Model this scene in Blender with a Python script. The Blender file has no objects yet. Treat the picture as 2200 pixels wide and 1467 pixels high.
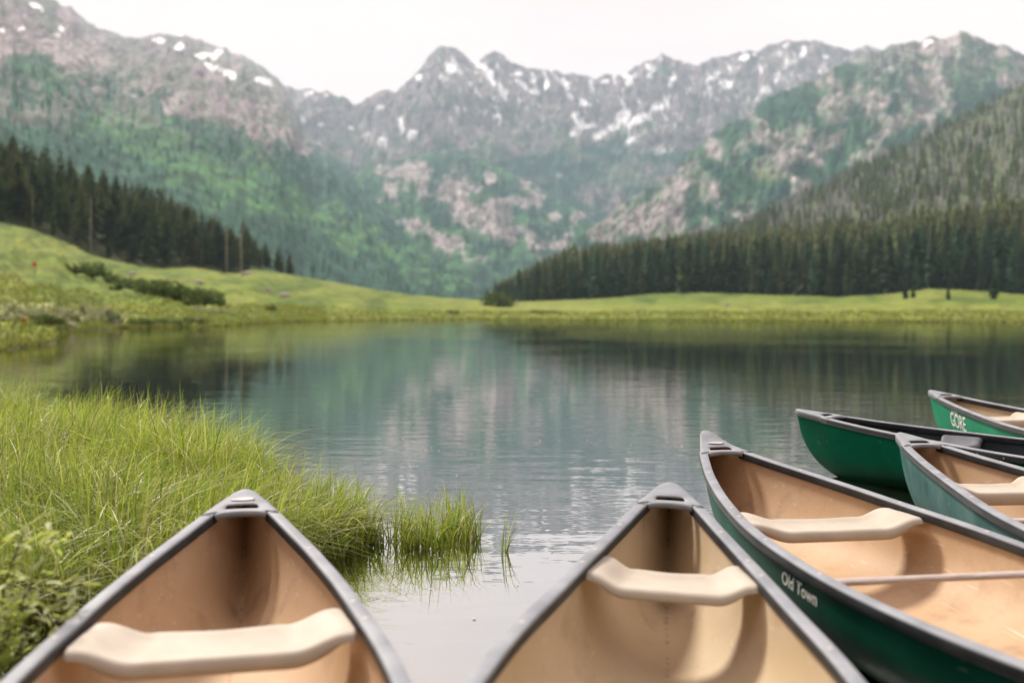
import bpy, bmesh, math, random
import numpy as np
from mathutils import Vector, Matrix
R = math.radians
random.seed(7)
rng = np.random.default_rng(11)
scene = bpy.context.scene
C = scene.collection

# ------------------------------------------------------------------ camera, sky, sun, exposure
F, CX, HY, CAMZ = 2139.0, 1100.0, 664.0, 1.15      # focal length and horizon in photograph pixels, eye height
cam_d = bpy.data.cameras.new('camera'); cam = bpy.data.objects.new('camera', cam_d); C.objects.link(cam)
cam.location = (0, 0, CAMZ); cam.rotation_euler = (R(90), 0, 0)
cam_d.lens = 35; cam_d.sensor_width = 36; cam_d.sensor_fit = 'HORIZONTAL'
cam_d.shift_y = -(733.5 - HY) / 2200
cam_d.clip_start = 0.05; cam_d.clip_end = 30000
cam_d.dof.use_dof = True; cam_d.dof.focus_distance = 5.2; cam_d.dof.aperture_fstop = 1.5
scene.camera = cam

SUN_EL, SUN_AZ = 46.0, -34.0          # azimuth measured from straight ahead (+Y) towards the right
w = bpy.data.worlds.new('World'); scene.world = w; w.use_nodes = True
nt = w.node_tree; nt.nodes.clear()
def N(nt, kind, **kw):
    n = nt.nodes.new(kind)
    for k, v in kw.items():
        if k in n.inputs.keys() if isinstance(k, str) else False: n.inputs[k].default_value = v
        else: setattr(n, k, v)
    return n
out = N(nt, 'ShaderNodeOutputWorld'); bg = N(nt, 'ShaderNodeBackground')
sky = N(nt, 'ShaderNodeTexSky'); sky.sky_type = 'NISHITA'; sky.sun_disc = False
sky.sun_elevation = R(SUN_EL); sky.sun_rotation = R(SUN_AZ); sky.altitude = 2800; sky.dust_density = 2.0
tc = N(nt, 'ShaderNodeTexCoord'); mp = N(nt, 'ShaderNodeMapping'); mp.inputs['Scale'].default_value = (1.3, 1.3, 4.0)
nz = N(nt, 'ShaderNodeTexNoise'); nz.inputs['Scale'].default_value = 2.2; nz.inputs['Detail'].default_value = 6
rmp = N(nt, 'ShaderNodeMapRange'); rmp.inputs['From Min'].default_value = 0.30; rmp.inputs['From Max'].default_value = 0.48
rmp.inputs['To Min'].default_value = 0.86; rmp.inputs['To Max'].default_value = 1.0
mix = N(nt, 'ShaderNodeMix'); mix.data_type = 'RGBA'
mix.inputs['B'].default_value = (10.9, 8.85, 8.2, 1)
L = nt.links.new
L(tc.outputs['Generated'], mp.inputs['Vector']); L(mp.outputs['Vector'], nz.inputs['Vector']); L(nz.outputs['Fac'], rmp.inputs['Value'])
L(rmp.outputs['Result'], mix.inputs['Factor']); L(sky.outputs['Color'], mix.inputs['A']); L(mix.outputs['Result'], bg.inputs['Color'])
bg.inputs['Strength'].default_value = 0.10
L(bg.outputs['Background'], out.inputs['Surface'])
sd = bpy.data.lights.new('sun', 'SUN'); sd.energy = 5.0; sd.angle = R(10); sd.color = (1.0, 0.93, 0.83)
sun = bpy.data.objects.new('sun', sd); C.objects.link(sun)
_sv = Vector((math.sin(R(SUN_AZ)) * math.cos(R(SUN_EL)), math.cos(R(SUN_AZ)) * math.cos(R(SUN_EL)), math.sin(R(SUN_EL))))
sun.rotation_euler = _sv.to_track_quat('Z', 'Y').to_euler()
vs = scene.view_settings; vs.view_transform = 'Standard'; vs.look = 'None'; vs.exposure = 0.3; vs.gamma = 1.0; vs.use_curve_mapping = False
scene.cycles.use_denoising = True
scene.cycles.max_bounces = 8; scene.cycles.volume_bounces = 1; scene.cycles.transparent_max_bounces = 8
scene.cycles.caustics_reflective = False; scene.cycles.caustics_refractive = False

# ------------------------------------------------------------------ helpers
def P(px, py, D):
    return ((px - CX) / F * D, D, CAMZ - (py - HY) / F * D)
def _hash(ix, iy, s):
    h = (ix.astype(np.int64) * 374761393 + iy.astype(np.int64) * 668265263 + s * 974634777) & 0xFFFFFFFF
    h = ((h ^ (h >> 13)) * 1274126177) & 0xFFFFFFFF
    h = (h ^ (h >> 16)) & 0xFFFFFFFF
    return h / 4294967295.0
def vn(x, y, s=0):
    x = np.asarray(x, float); y = np.asarray(y, float)
    x, y = np.broadcast_arrays(x, y)
    ix = np.floor(x).astype(np.int64); iy = np.floor(y).astype(np.int64)
    fx = x - ix; fy = y - iy
    fx = fx * fx * fx * (fx * (fx * 6 - 15) + 10); fy = fy * fy * fy * (fy * (fy * 6 - 15) + 10)
    a = _hash(ix, iy, s); b = _hash(ix + 1, iy, s); c = _hash(ix, iy + 1, s); d = _hash(ix + 1, iy + 1, s)
    return (a * (1 - fx) + b * fx) * (1 - fy) + (c * (1 - fx) + d * fx) * fy
def fbm(x, y, s=0, o=5, g=0.5):
    t = 0.0; a = 1.0; n = 0.0
    for i in range(o):
        t = t + a * vn(x * 2 ** i, y * 2 ** i, s + i * 17); n += a; a *= g
    return t / n
def ridged(x, y, s=0, o=5, g=0.55):
    t = 0.0; a = 1.0; n = 0.0
    for i in range(o):
        t = t + a * (1 - np.abs(2 * vn(x * 2 ** i, y * 2 ** i, s + i * 31) - 1)); n += a; a *= g
    return t / n
def sstep(a, b, x):
    t = np.clip((x - a) / (b - a), 0, 1); return t * t * (3 - 2 * t)
def curve(pts):
    xs = [p[0] for p in pts]; ys = [p[1] for p in pts]
    return lambda u: np.interp(u, xs, ys)

def tag(o, label=None, cat=None, group=None, kind=None):
    if label: o['label'] = label
    if cat: o['category'] = cat
    if group: o['group'] = group
    if kind: o['kind'] = kind
    return o
def mesh_np(name, V, Fc, mat, parent=None, smooth=True, cols=None, attr='Col'):
    """V (n,3) array, Fc (m,k) array of equal-sized faces"""
    V = np.asarray(V, np.float32); Fc = np.asarray(Fc, np.int32)
    me = bpy.data.meshes.new(name)
    me.vertices.add(len(V)); me.vertices.foreach_set('co', V.ravel())
    m, k = Fc.shape
    me.loops.add(m * k); me.loops.foreach_set('vertex_index', Fc.ravel())
    me.polygons.add(m); me.polygons.foreach_set('loop_start', np.arange(0, m * k, k, dtype=np.int32))
    if smooth: me.polygons.foreach_set('use_smooth', np.ones(m, bool))
    if cols is not None:
        a = me.color_attributes.new(attr, 'FLOAT_COLOR', 'POINT')
        c4 = np.ones((len(V), 4), np.float32); c4[:, :cols.shape[1]] = cols
        a.data.foreach_set('color', c4.ravel())
    me.update(calc_edges=True); me.validate()
    if mat: me.materials.append(mat)
    o = bpy.data.objects.new(name, me); C.objects.link(o)
    if parent: o.parent = parent
    return o
def grid_faces(nr, nc, wrap=False):
    i = np.arange(nr - 1)[:, None]; j = np.arange(nc if wrap else nc - 1)[None, :]
    a = i * nc + j; b = i * nc + (j + 1) % nc
    return np.stack([a, b, b + nc, a + nc], -1).reshape(-1, 4)
class MB:
    def __init__(s): s.v = []; s.f = []
    def add(s, vs_, fs):
        o = len(s.v); s.v += [tuple(v) for v in vs_]; s.f += [tuple(i + o for i in f) for f in fs]
    def grid(s, rows, wrap=False, capa=False, capb=False):
        nr, nc = len(rows), len(rows[0]); o = len(s.v)
        for r in rows: s.v += [tuple(p) for p in r]
        for i in range(nr - 1):
            for j in range(nc if wrap else nc - 1):
                a = o + i * nc + j; b = o + i * nc + (j + 1) % nc
                s.f.append((a, b, b + nc, a + nc))
        if capa: s.f.append(tuple(o + j for j in reversed(range(nc))))
        if capb: s.f.append(tuple(o + (nr - 1) * nc + j for j in range(nc)))
    def tube(s, pts, rad, n=8, caps=True):
        rows = []
        pts = [Vector(p) for p in pts]
        for i, p in enumerate(pts):
            d = (pts[min(i + 1, len(pts) - 1)] - pts[max(i - 1, 0)]).normalized()
            up = Vector((0, 0, 1)) if abs(d.z) < 0.9 else Vector((1, 0, 0))
            x = d.cross(up).normalized(); y = x.cross(d)
            r = rad[i] if hasattr(rad, '__len__') else rad
            rows.append([p + x * (math.cos(2 * math.pi * k / n) * r) + y * (math.sin(2 * math.pi * k / n) * r) for k in range(n)])
        s.grid(rows, True, caps, caps)
    def mesh(s, name, mat=None, smooth=True):
        me = bpy.data.meshes.new(name); me.from_pydata(s.v, [], s.f)
        bm = bmesh.new(); bm.from_mesh(me); bmesh.ops.recalc_face_normals(bm, faces=bm.faces); bm.to_mesh(me); bm.free()
        if smooth:
            for p in me.polygons: p.use_smooth = True
        if mat: me.materials.append(mat)
        return me
    def build(s, name, mat=None, parent=None, smooth=True):
        o = bpy.data.objects.new(name, s.mesh(name, mat, smooth)); C.objects.link(o)
        if parent: o.parent = parent
        return o
def link(name, me, parent=None, loc=(0, 0, 0), rot=(0, 0, 0), sc=(1, 1, 1)):
    o = bpy.data.objects.new(name, me); C.objects.link(o); o.parent = parent
    o.location = loc; o.rotation_euler = rot; o.scale = sc
    return o
def empty(name, loc=(0, 0, 0), rot=(0, 0, 0)):
    o = bpy.data.objects.new(name, None); C.objects.link(o); o.location = loc; o.rotation_euler = rot
    o.empty_display_size = 0.2
    return o

# ------------------------------------------------------------------ materials
def mat(name, col=(0.5, 0.5, 0.5), rough=0.6, spec=0.5, vary=0.0, vscale=8.0, col2=None, bump=0.0, bscale=40.0, attr=None, detail=5, stretch=(1, 1, 1), attr_noise=0.0, an_scale=0.02, trans=0.0):
    m = bpy.data.materials.new(name); m.use_nodes = True
    nt = m.node_tree; b = nt.nodes['Principled BSDF']; L = nt.links.new
    b.inputs['Roughness'].default_value = rough; b.inputs['Specular IOR Level'].default_value = spec
    tc = nt.nodes.new('ShaderNodeTexCoord'); mp = nt.nodes.new('ShaderNodeMapping'); mp.inputs['Scale'].default_value = stretch
    L(tc.outputs['Object'], mp.inputs['Vector'])
    colsock = None
    if attr:
        a = nt.nodes.new('ShaderNodeVertexColor'); a.layer_name = attr; colsock = a.outputs['Color']
        if attr_noise:
            n = nt.nodes.new('ShaderNodeTexNoise'); n.inputs['Scale'].default_value = an_scale; n.inputs['Detail'].default_value = detail
            L(mp.outputs['Vector'], n.inputs['Vector'])
            r = nt.nodes.new('ShaderNodeMapRange'); r.inputs['From Min'].default_value = 0.3; r.inputs['From Max'].default_value = 0.7
            r.inputs['To Min'].default_value = 1 - attr_noise; r.inputs['To Max'].default_value = 1 + attr_noise
            L(n.outputs['Fac'], r.inputs['Value'])
            mx = nt.nodes.new('ShaderNodeVectorMath'); mx.operation = 'SCALE'
            L(colsock, mx.inputs[0]); L(r.outputs['Result'], mx.inputs['Scale']); colsock = mx.outputs['Vector']
    elif vary or col2:
        n = nt.nodes.new('ShaderNodeTexNoise'); n.inputs['Scale'].default_value = vscale; n.inputs['Detail'].default_value = detail
        L(mp.outputs['Vector'], n.inputs['Vector'])
        cr = nt.nodes.new('ShaderNodeValToRGB')
        c2 = col2 or tuple(min(1, c * (1 + vary)) for c in col); c1 = col if col2 else tuple(c * (1 - vary) for c in col)
        cr.color_ramp.elements[0].position = 0.35; cr.color_ramp.elements[1].position = 0.65
        cr.color_ramp.elements[0].color = (*c1, 1); cr.color_ramp.elements[1].color = (*c2, 1)
        L(n.outputs['Fac'], cr.inputs['Fac']); colsock = cr.outputs['Color']
    if colsock: L(colsock, b.inputs['Base Color'])
    else: b.inputs['Base Color'].default_value = (*col, 1)
    if bump:
        n2 = nt.nodes.new('ShaderNodeTexNoise'); n2.inputs['Scale'].default_value = bscale; n2.inputs['Detail'].default_value = 6
        L(mp.outputs['Vector'], n2.inputs['Vector'])
        bp = nt.nodes.new('ShaderNodeBump'); bp.inputs['Strength'].default_value = 1.0; bp.inputs['Distance'].default_value = bump
        L(n2.outputs['Fac'], bp.inputs['Height']); L(bp.outputs['Normal'], b.inputs['Normal'])
    if trans:
        tr = nt.nodes.new('ShaderNodeBsdfTranslucent'); ms = nt.nodes.new('ShaderNodeMixShader'); ms.inputs['Fac'].default_value = trans
        if colsock: L(colsock, tr.inputs['Color'])
        else: tr.inputs['Color'].default_value = (*col, 1)
        L(b.outputs['BSDF'], ms.inputs[1]); L(tr.outputs['BSDF'], ms.inputs[2])
        L(ms.outputs['Shader'], nt.nodes['Material Output'].inputs['Surface'])
    return m

M = {}
M['mountain'] = mat('mountain_ground', rough=0.95, spec=0.1, attr='Col', attr_noise=0.6, an_scale=0.022, bump=9.0, bscale=0.02, detail=8)
M['meadow'] = mat('meadow_ground', rough=0.95, spec=0.1, attr='Col', attr_noise=0.35, an_scale=0.25, bump=0.15, bscale=1.5, detail=8)
M['leaf'] = mat('foliage', rough=0.8, spec=0.12, attr='Col', trans=0.42)
M['grass'] = mat('grass_blades', rough=0.4, spec=0.5, attr='Col', trans=0.55)
M['bark'] = mat('bark', (0.10, 0.08, 0.065), 0.9, 0.2, vary=0.3, vscale=3)
M['palebark'] = mat('pale_bark', (0.30, 0.27, 0.21), 0.9, 0.2, vary=0.3, vscale=3)
M['mud'] = mat('bank_mud', (0.035, 0.032, 0.018), 0.9, 0.2, vary=0.5, vscale=6, bump=0.02, bscale=12)
M['rock'] = mat('rock', (0.30, 0.26, 0.23), 0.9, 0.2, vary=0.3, vscale=3, bump=0.05, bscale=4)

# ------------------------------------------------------------------ the lake
def make_water():
    m = bpy.data.materials.new('lake_water'); m.use_nodes = True
    nt = m.node_tree; nt.nodes.clear(); L = nt.links.new
    out = nt.nodes.new('ShaderNodeOutputMaterial')
    ge = nt.nodes.new('ShaderNodeNewGeometry')
    def noise(scale, sx, sy, detail, rot=0.0):
        mp = nt.nodes.new('ShaderNodeMapping'); mp.inputs['Scale'].default_value = (sx, sy, 1); mp.inputs['Rotation'].default_value = (0, 0, rot)
        n = nt.nodes.new('ShaderNodeTexNoise'); n.inputs['Scale'].default_value = scale; n.inputs['Detail'].default_value = detail
        L(ge.outputs['Position'], mp.inputs['Vector']); L(mp.outputs['Vector'], n.inputs['Vector']); return n.outputs['Fac']
    def math_(op, a, b):
        n = nt.nodes.new('ShaderNodeMath'); n.operation = op
        for i, s in enumerate((a, b)):
            if hasattr(s, 'is_linked') or hasattr(s, 'links'): L(s, n.inputs[i])
            else: n.inputs[i].default_value = s
        return n.outputs[0]
    fine = noise(4.2, 0.42, 1.0, 3, R(6)); mid = noise(1.1, 0.45, 1.0, 2, R(-9)); patch = noise(0.16, 0.6, 1.0, 2)
    pr = nt.nodes.new('ShaderNodeMapRange'); pr.inputs['From Min'].default_value = 0.35; pr.inputs['From Max'].default_value = 0.65
    pr.inputs['To Min'].default_value = 0.35; pr.inputs['To Max'].default_value = 1.0; L(patch, pr.inputs['Value'])
    h = math_('ADD', math_('MULTIPLY', math_('MULTIPLY', fine, WAVE_FINE), pr.outputs['Result']), math_('MULTIPLY', mid, WAVE_MID))
    bp = nt.nodes.new('ShaderNodeBump'); bp.inputs['Strength'].default_value = 1.0; bp.inputs['Distance'].default_value = 1.0
    L(h, bp.inputs['Height'])
    gl = nt.nodes.new('ShaderNodeBsdfGlossy'); gl.inputs['Roughness'].default_value = 0.012; gl.inputs['Color'].default_value = (0.91, 0.91, 0.90, 1)
    df = nt.nodes.new('ShaderNodeBsdfDiffuse'); df.inputs['Color'].default_value = (0.022, 0.024, 0.014, 1)
    lw = nt.nodes.new('ShaderNodeLayerWeight'); lw.inputs['Blend'].default_value = 0.5
    fr = nt.nodes.new('ShaderNodeMath'); fr.operation = 'POWER'; fr.inputs[1].default_value = WATER_POW; L(lw.outputs['Facing'], fr.inputs[0])
    L(bp.outputs['Normal'], gl.inputs['Normal']); L(bp.outputs['Normal'], lw.inputs['Normal'])
    ms = nt.nodes.new('ShaderNodeMixShader'); L(fr.outputs[0], ms.inputs['Fac']); L(df.outputs['BSDF'], ms.inputs[1]); L(gl.outputs['BSDF'], ms.inputs[2])
    L(ms.outputs['Shader'], out.inputs['Surface'])
    return m
WAVE_FINE, WAVE_MID, WATER_POW = 0.0054, 0.0036, 0.74
M['water'] = make_water()
wb = MB(); wb.add([(-700, -40, 0), (700, -40, 0), (700, 560, 0), (-700, 560, 0)], [(0, 1, 2, 3)])
tag(wb.build('lake_water', M['water'], smooth=False), 'calm dark mountain lake with ripples around the canoes', 'lake', kind='structure')

# ------------------------------------------------------------------ terrain
def blob(px, py, cx, cy, rx, ry, ang=0, soft=0.35):
    a = R(ang); dx = px - cx; dy = py - cy
    x = dx * math.cos(a) + dy * math.sin(a); y = -dx * math.sin(a) + dy * math.cos(a)
    d = np.sqrt((x / rx) ** 2 + (y / ry) ** 2)
    return 1 - sstep(1 - soft, 1 + soft, d)
def paint(col, c, m):
    m = m[..., None]; return col * (1 - m) + np.array(c) * m
def ridge_layer(name, u0, u1, nu, crest, Dc, base_z, Db, nt_=160, power=1.0, amp=20, uscale=120, dscale=0.9, seed=1, crest_j=3.0, back=0.35, colf=None, fine=0.3, slant=0.6):
    us = np.linspace(u0, u1, nu)[None, :]
    t = np.concatenate([np.linspace(0, 1, nt_), 1 + np.linspace(0, 1, 14)[1:] * back])[:, None]
    dcv = Dc(us); dbv = Db(us)
    D = dbv + (dcv - dbv) * t
    yc = crest(us) + (fbm(us / 22, us * 0, seed + 90, 4) - 0.5) * 4 * crest_j
    zc = CAMZ - (yc - HY) / F * dcv
    zb = base_z(us)
    tt = np.minimum(t, 1)
    Z = zb + (zc - zb) * tt ** power
    Z = Z - np.maximum(t - 1, 0) * (dcv - dbv) * 0.8
    win = np.sin(np.pi * np.clip(tt, 0, 1)) ** 0.7 * 0.9 + 0.1 * (tt < 1)
    wu = us + 60 * (fbm(us / 150, t * 4, seed + 40, 3) - 0.5)
    dispn = ridged(wu / uscale + t * slant, t * dscale * 3, seed, 6) - 0.62
    dispn = dispn + fine * (fbm(us / 14, t * 30, seed + 5, 4) - 0.5)
    pxm = D / F
    Z = Z + dispn * amp * 2 * pxm * win
    X = (us - CX) / F * D; Y = D + 0 * us
    py = HY - (Z - CAMZ) / D * F; px = us + 0 * t
    V = np.stack([X + 0 * t, Y, Z], -1)
    wpx = px + 34 * (fbm(px / 26, py / 26, seed + 7, 5, 0.62) - 0.5); wpy = py + 34 * (fbm(px / 26, py / 26, seed + 8, 5, 0.62) - 0.5)
    col, forest = colf(px, py, wpx, wpy, t + 0 * us, dispn)
    o = mesh_np(name, V.reshape(-1, 3), grid_faces(*V.shape[:2]), M['mountain'], cols=np.clip(col, 0, 1).reshape(-1, 3))
    return o, V, forest
ROCK = np.array((0.185, 0.142, 0.155)); SCREE = np.array((0.31, 0.27, 0.27)); CONIF = np.array((0.018, 0.062, 0.040)); BUSH = np.array((0.058, 0.150, 0.048)); DEAD = np.array((0.21, 0.19, 0.175)); SNOW = np.array((0.90, 0.90, 0.92))
far_forest = []

# far central range
snow_far = [(575,248,7,5),(600,250,7,5),(626,260,7,4),(655,259,7,5),(690,269,6,4),(626,300,14,5,35),(685,322,8,6),(665,202,9,7),(700,205,6,5),
 (815,234,9,7),(757,275,6,5),(785,291,9,6),(862,268,6,20),(885,291,20,8,-20),(823,303,14,10,-30),(900,164,12,7),(975,150,22,9,20),(955,168,15,6,20),(1010,122,24,7,40),(1050,160,8,26,-28),(1080,195,7,24,-25),(1030,140,10,6,30),
 (1110,160,8,6),(1120,180,18,6,30),(1145,200,12,6),(1172,180,5,12),(1212,180,8,16,-35),(1225,205,6,12,-35),(1152,195,8,5),(1272,175,6,6),(1300,178,7,5),(1352,178,9,9),(1345,162,6,5),(1400,150,16,8,50),(1395,165,6,5),(1445,172,9,7),(1258,222,12,8,20),(1240,255,7,14,-20),(1235,282,9,14,10),(1262,272,22,5),(1288,292,18,9,-25),(1338,250,18,15,-25),(1375,258,34,9,-25),(1415,228,36,7,-40),(1320,275,12,8),(1360,300,18,7,-25),(1160,255,6,5),
 (1530,165,18,9,-20),(1560,180,17,11),(1600,125,11,9,-40),(1620,118,5,5),(1635,150,12,5,50),(1640,190,10,6),(1670,172,7,6),(1650,195,10,5),(1700,130,16,7,10),(1725,112,7,18,10),(1776,122,7,6),(1415,328,18,7,-15),(1432,320,10,4),(1690,100,6,5)]
def col_far(px, py, wx, wy, t, d):
    n1 = fbm(px / 60, py / 30, 3, 5); n2 = fbm(px / 18, py / 45, 4, 4)
    col = np.ones(px.shape + (3,)) * ROCK
    col = col * (0.45 + 1.15 * n2[..., None])
    col = paint(col, (0.22, 0.17, 0.17), sstep(0.45, 0.7, fbm(px / 90, py / 50, 14, 4)) * 0.7)
    col = paint(col, SCREE, sstep(0.5, 0.68, n1 + 0.12 * sstep(200, 330, py)) * 0.8)
    col = paint(col, BUSH * 0.9, sstep(0.46, 0.62, fbm(px / 45, py / 30, 8, 5) + 0.25 * sstep(180, 360, py) - 0.20) * 0.55)
    f = sstep(0.52, 0.66, fbm(px / 60, py / 26, 9, 5) + 0.42 * sstep(250, 430, py) - 0.2) * sstep(265, 330, py)
    col = paint(col, CONIF, f)
    sn = np.zeros(px.shape)
    for b in snow_far: sn = np.maximum(sn, blob(px + (wx - px) * 0.5, py + (wy - py) * 0.5, b[0], b[1], b[2] * 0.95, b[3] * 0.92, b[4] if len(b) > 4 else 0, 0.7))
    col = paint(col, SNOW, sstep(0.34, 0.44, sn * (0.3 + 0.95 * fbm((px + py) / 9, (py - px * 0.4) / 9, 78, 3))))
    sp = sstep(0.70, 0.75, fbm((px - py * 0.5) / 9, (py + px * 0.3) / 22, 77, 3)) * sstep(100, 130, py) * (1 - sstep(240, 300, py)) * sstep(880, 1000, px)
    col = paint(col, SNOW, sp * 0.8)
    return col, f
crest_far = curve([(-900,250),(400,240),(520,200),(570,170),(610,187),(650,190),(700,200),(735,212),(757,228),(790,210),(826,194),(850,201),(880,172),(903,150),(920,120),(935,104),(950,97),(975,99),(995,110),(1015,130),(1028,133),(1042,122),(1060,110),(1078,120),(1100,135),(1140,150),(1200,156),(1280,166),(1340,160),(1380,136),(1405,124),(1420,117),(1440,125),(1470,138),(1500,142),(1530,120),(1590,116),(1630,108),(1660,95),(1690,87),(1750,90),(1800,100),(1835,108),(1860,100),(1920,112),(2000,120),(2300,140),(3000,150)])
o, V, f = ridge_layer('far_mountains', 380, 2350, 900, crest_far, lambda u: 5200 + 0 * u, lambda u: 120 + 0 * u, lambda u: 3600 + 0 * u, 220, 0.92, 46, 85, 0.5, 21, 3.4, 0.25, col_far, 0.9)
tag(o, 'snow-streaked rocky mountain range with the tall central peak', 'mountain', kind='structure')

# middle buttress below the central peak
def col_mid(px, py, wx, wy, t, d):
    n = fbm(px / 34, py / 24, 31, 5)
    col = np.ones(px.shape + (3,)) * SCREE * (0.68 + 0.5 * fbm(px / 10, py / 14, 33, 4)[..., None])
    f = sstep(0.37, 0.47, n + 0.16 * fbm(px / 110, py / 70, 35, 3) - 0.01)
    for b in [(985,420,34,42),(1065,475,34,34),(1000,458,24,20),(862,372,46,20,15),(845,415,26,14),(905,385,18,30),(900,482,46,9,22),(955,515,52,13,28),(1010,555,40,7,15),(1150,418,22,15),(1130,370,70,8,28),(1220,405,50,7,28),(1110,500,22,14),(1180,470,16,12),(1200,525,24,10),(1250,470,20,12)]:
        f = f * (1 - 0.95 * blob(wx + (wx - px), wy + (wy - py), *b))
    f = np.maximum(f, 0.85 * sstep(540, 575, py)); f = np.maximum(f, blob(wx, wy, 960, 345, 90, 18, 8) * 0.9)
    g = np.where(fbm(px / 40, py / 25, 37, 4) > 0.55, 1.0, 0.0)[..., None]
    col = col * (1 - f[..., None]) + (CONIF * (1 - 0.55 * g) + BUSH * 0.55 * g) * f[..., None]
    return col, f * (1 - 0.7 * g[..., 0])
crest_mid = curve([(600,480),(680,420),(740,385),(800,358),(850,345),(900,335),(950,325),(1000,330),(1050,346),(1100,372),(1150,398),(1200,430),(1250,455),(1300,490),(1400,545),(1500,600)])
o, V, f = ridge_layer('rocky_buttress', 600, 1500, 420, crest_mid, lambda u: 3500 + 0 * u, lambda u: 30 + 0 * u, lambda u: 2100 + 0 * u, 130, 0.95, 30, 70, 0.8, 51, 4, 0.4, col_mid, 0.6)
far_forest.append((V, f, 2600, 13))
tag(o, 'low forested buttress with pale rock slabs below the central peak', 'mountain', kind='structure')

# right-hand rocky ridge
def col_rr(px, py, wx, wy, t, d):
    col = np.ones(px.shape + (3,)) * (SCREE * 0.93) * (0.62 + 0.62 * fbm(px / 11, py / 16, 63, 4)[..., None])
    n = fbm(px / 40, py / 34, 61, 5)
    f = sstep(0.44, 0.54, n + 0.05)
    f = f * (1 - 0.55 * (1 - sstep(110, 230, py)))
    for b in [(1480,405,62,40),(1415,440,75,45,-20),(1320,478,60,34,-20),(1540,322,20,20),(1655,362,45,24,-15),(1420,490,60,30),(1700,330,40,16),(1780,300,40,14,-20),(1800,225,30,40),(1880,215,30,30),(2000,190,50,30),(1720,280,30,18),(1640,290,20,20),(1950,260,60,18,-25)]:
        f = f * (1 - 0.92 * blob(wx, wy, *b))
    for b in [(1680,225,40,40),(1830,160,40,26),(1580,270,40,30),(1480,330,46,16,-35),(1390,420,40,12,-35),(1490,430,14,40),(1590,370,30,22)]:
        f = np.maximum(f, 0.9 * blob(wx, wy, *b))
    g = sstep(0.5, 0.6, fbm(px / 30, py / 30, 67, 4))
    gy = blob(wx, wy, 1615, 400, 70, 26, -25)
    col = paint(col, BUSH, sstep(0.5, 0.62, fbm(px / 26, py / 22, 69, 4)) * 0.45)
    col = paint(col, (0.16, 0.2, 0.07), gy * 0.7)
    for b in [(1993,94,12,6,-30),(1915,150,8,6)]: col = paint(col, SNOW, blob(px, py, *b))
    fc = CONIF * (1 - 0.35 * g[..., None]) + BUSH * 0.35 * g[..., None]
    col = col * (1 - f[..., None]) + fc * f[..., None]
    return col, f * (1 - 0.5 * g)
crest_rr = curve([(1050,655),(1100,622),(1180,572),(1230,525),(1260,500),(1310,455),(1380,415),(1440,375),(1480,330),(1530,290),(1600,245),(1650,215),(1700,190),(1760,165),(1800,140),(1850,118),(1900,108),(1950,95),(1985,84),(2020,80),(2060,71),(2090,78),(2110,86),(2150,100),(2190,112),(2230,118),(2400,90),(2700,30),(3200,-60)])
o, V, f = ridge_layer('rocky_ridge', 1050, 3200, 760, crest_rr, lambda u: np.interp(u, [1050, 1500, 2000, 3200], [1700, 2500, 3000, 3000]), lambda u: 20 + 0 * u, lambda u: np.interp(u, [1050, 1500, 2200, 3200], [1300, 1500, 1700, 1700]), 170, 0.98, 32, 75, 1.0, 71, 5, 0.3, col_rr, 0.6)
far_forest.append((V, f, 3200, 13))
tag(o, 'steep pinkish rock ridge dotted with conifers on the right', 'mountain', kind='structure')

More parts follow.
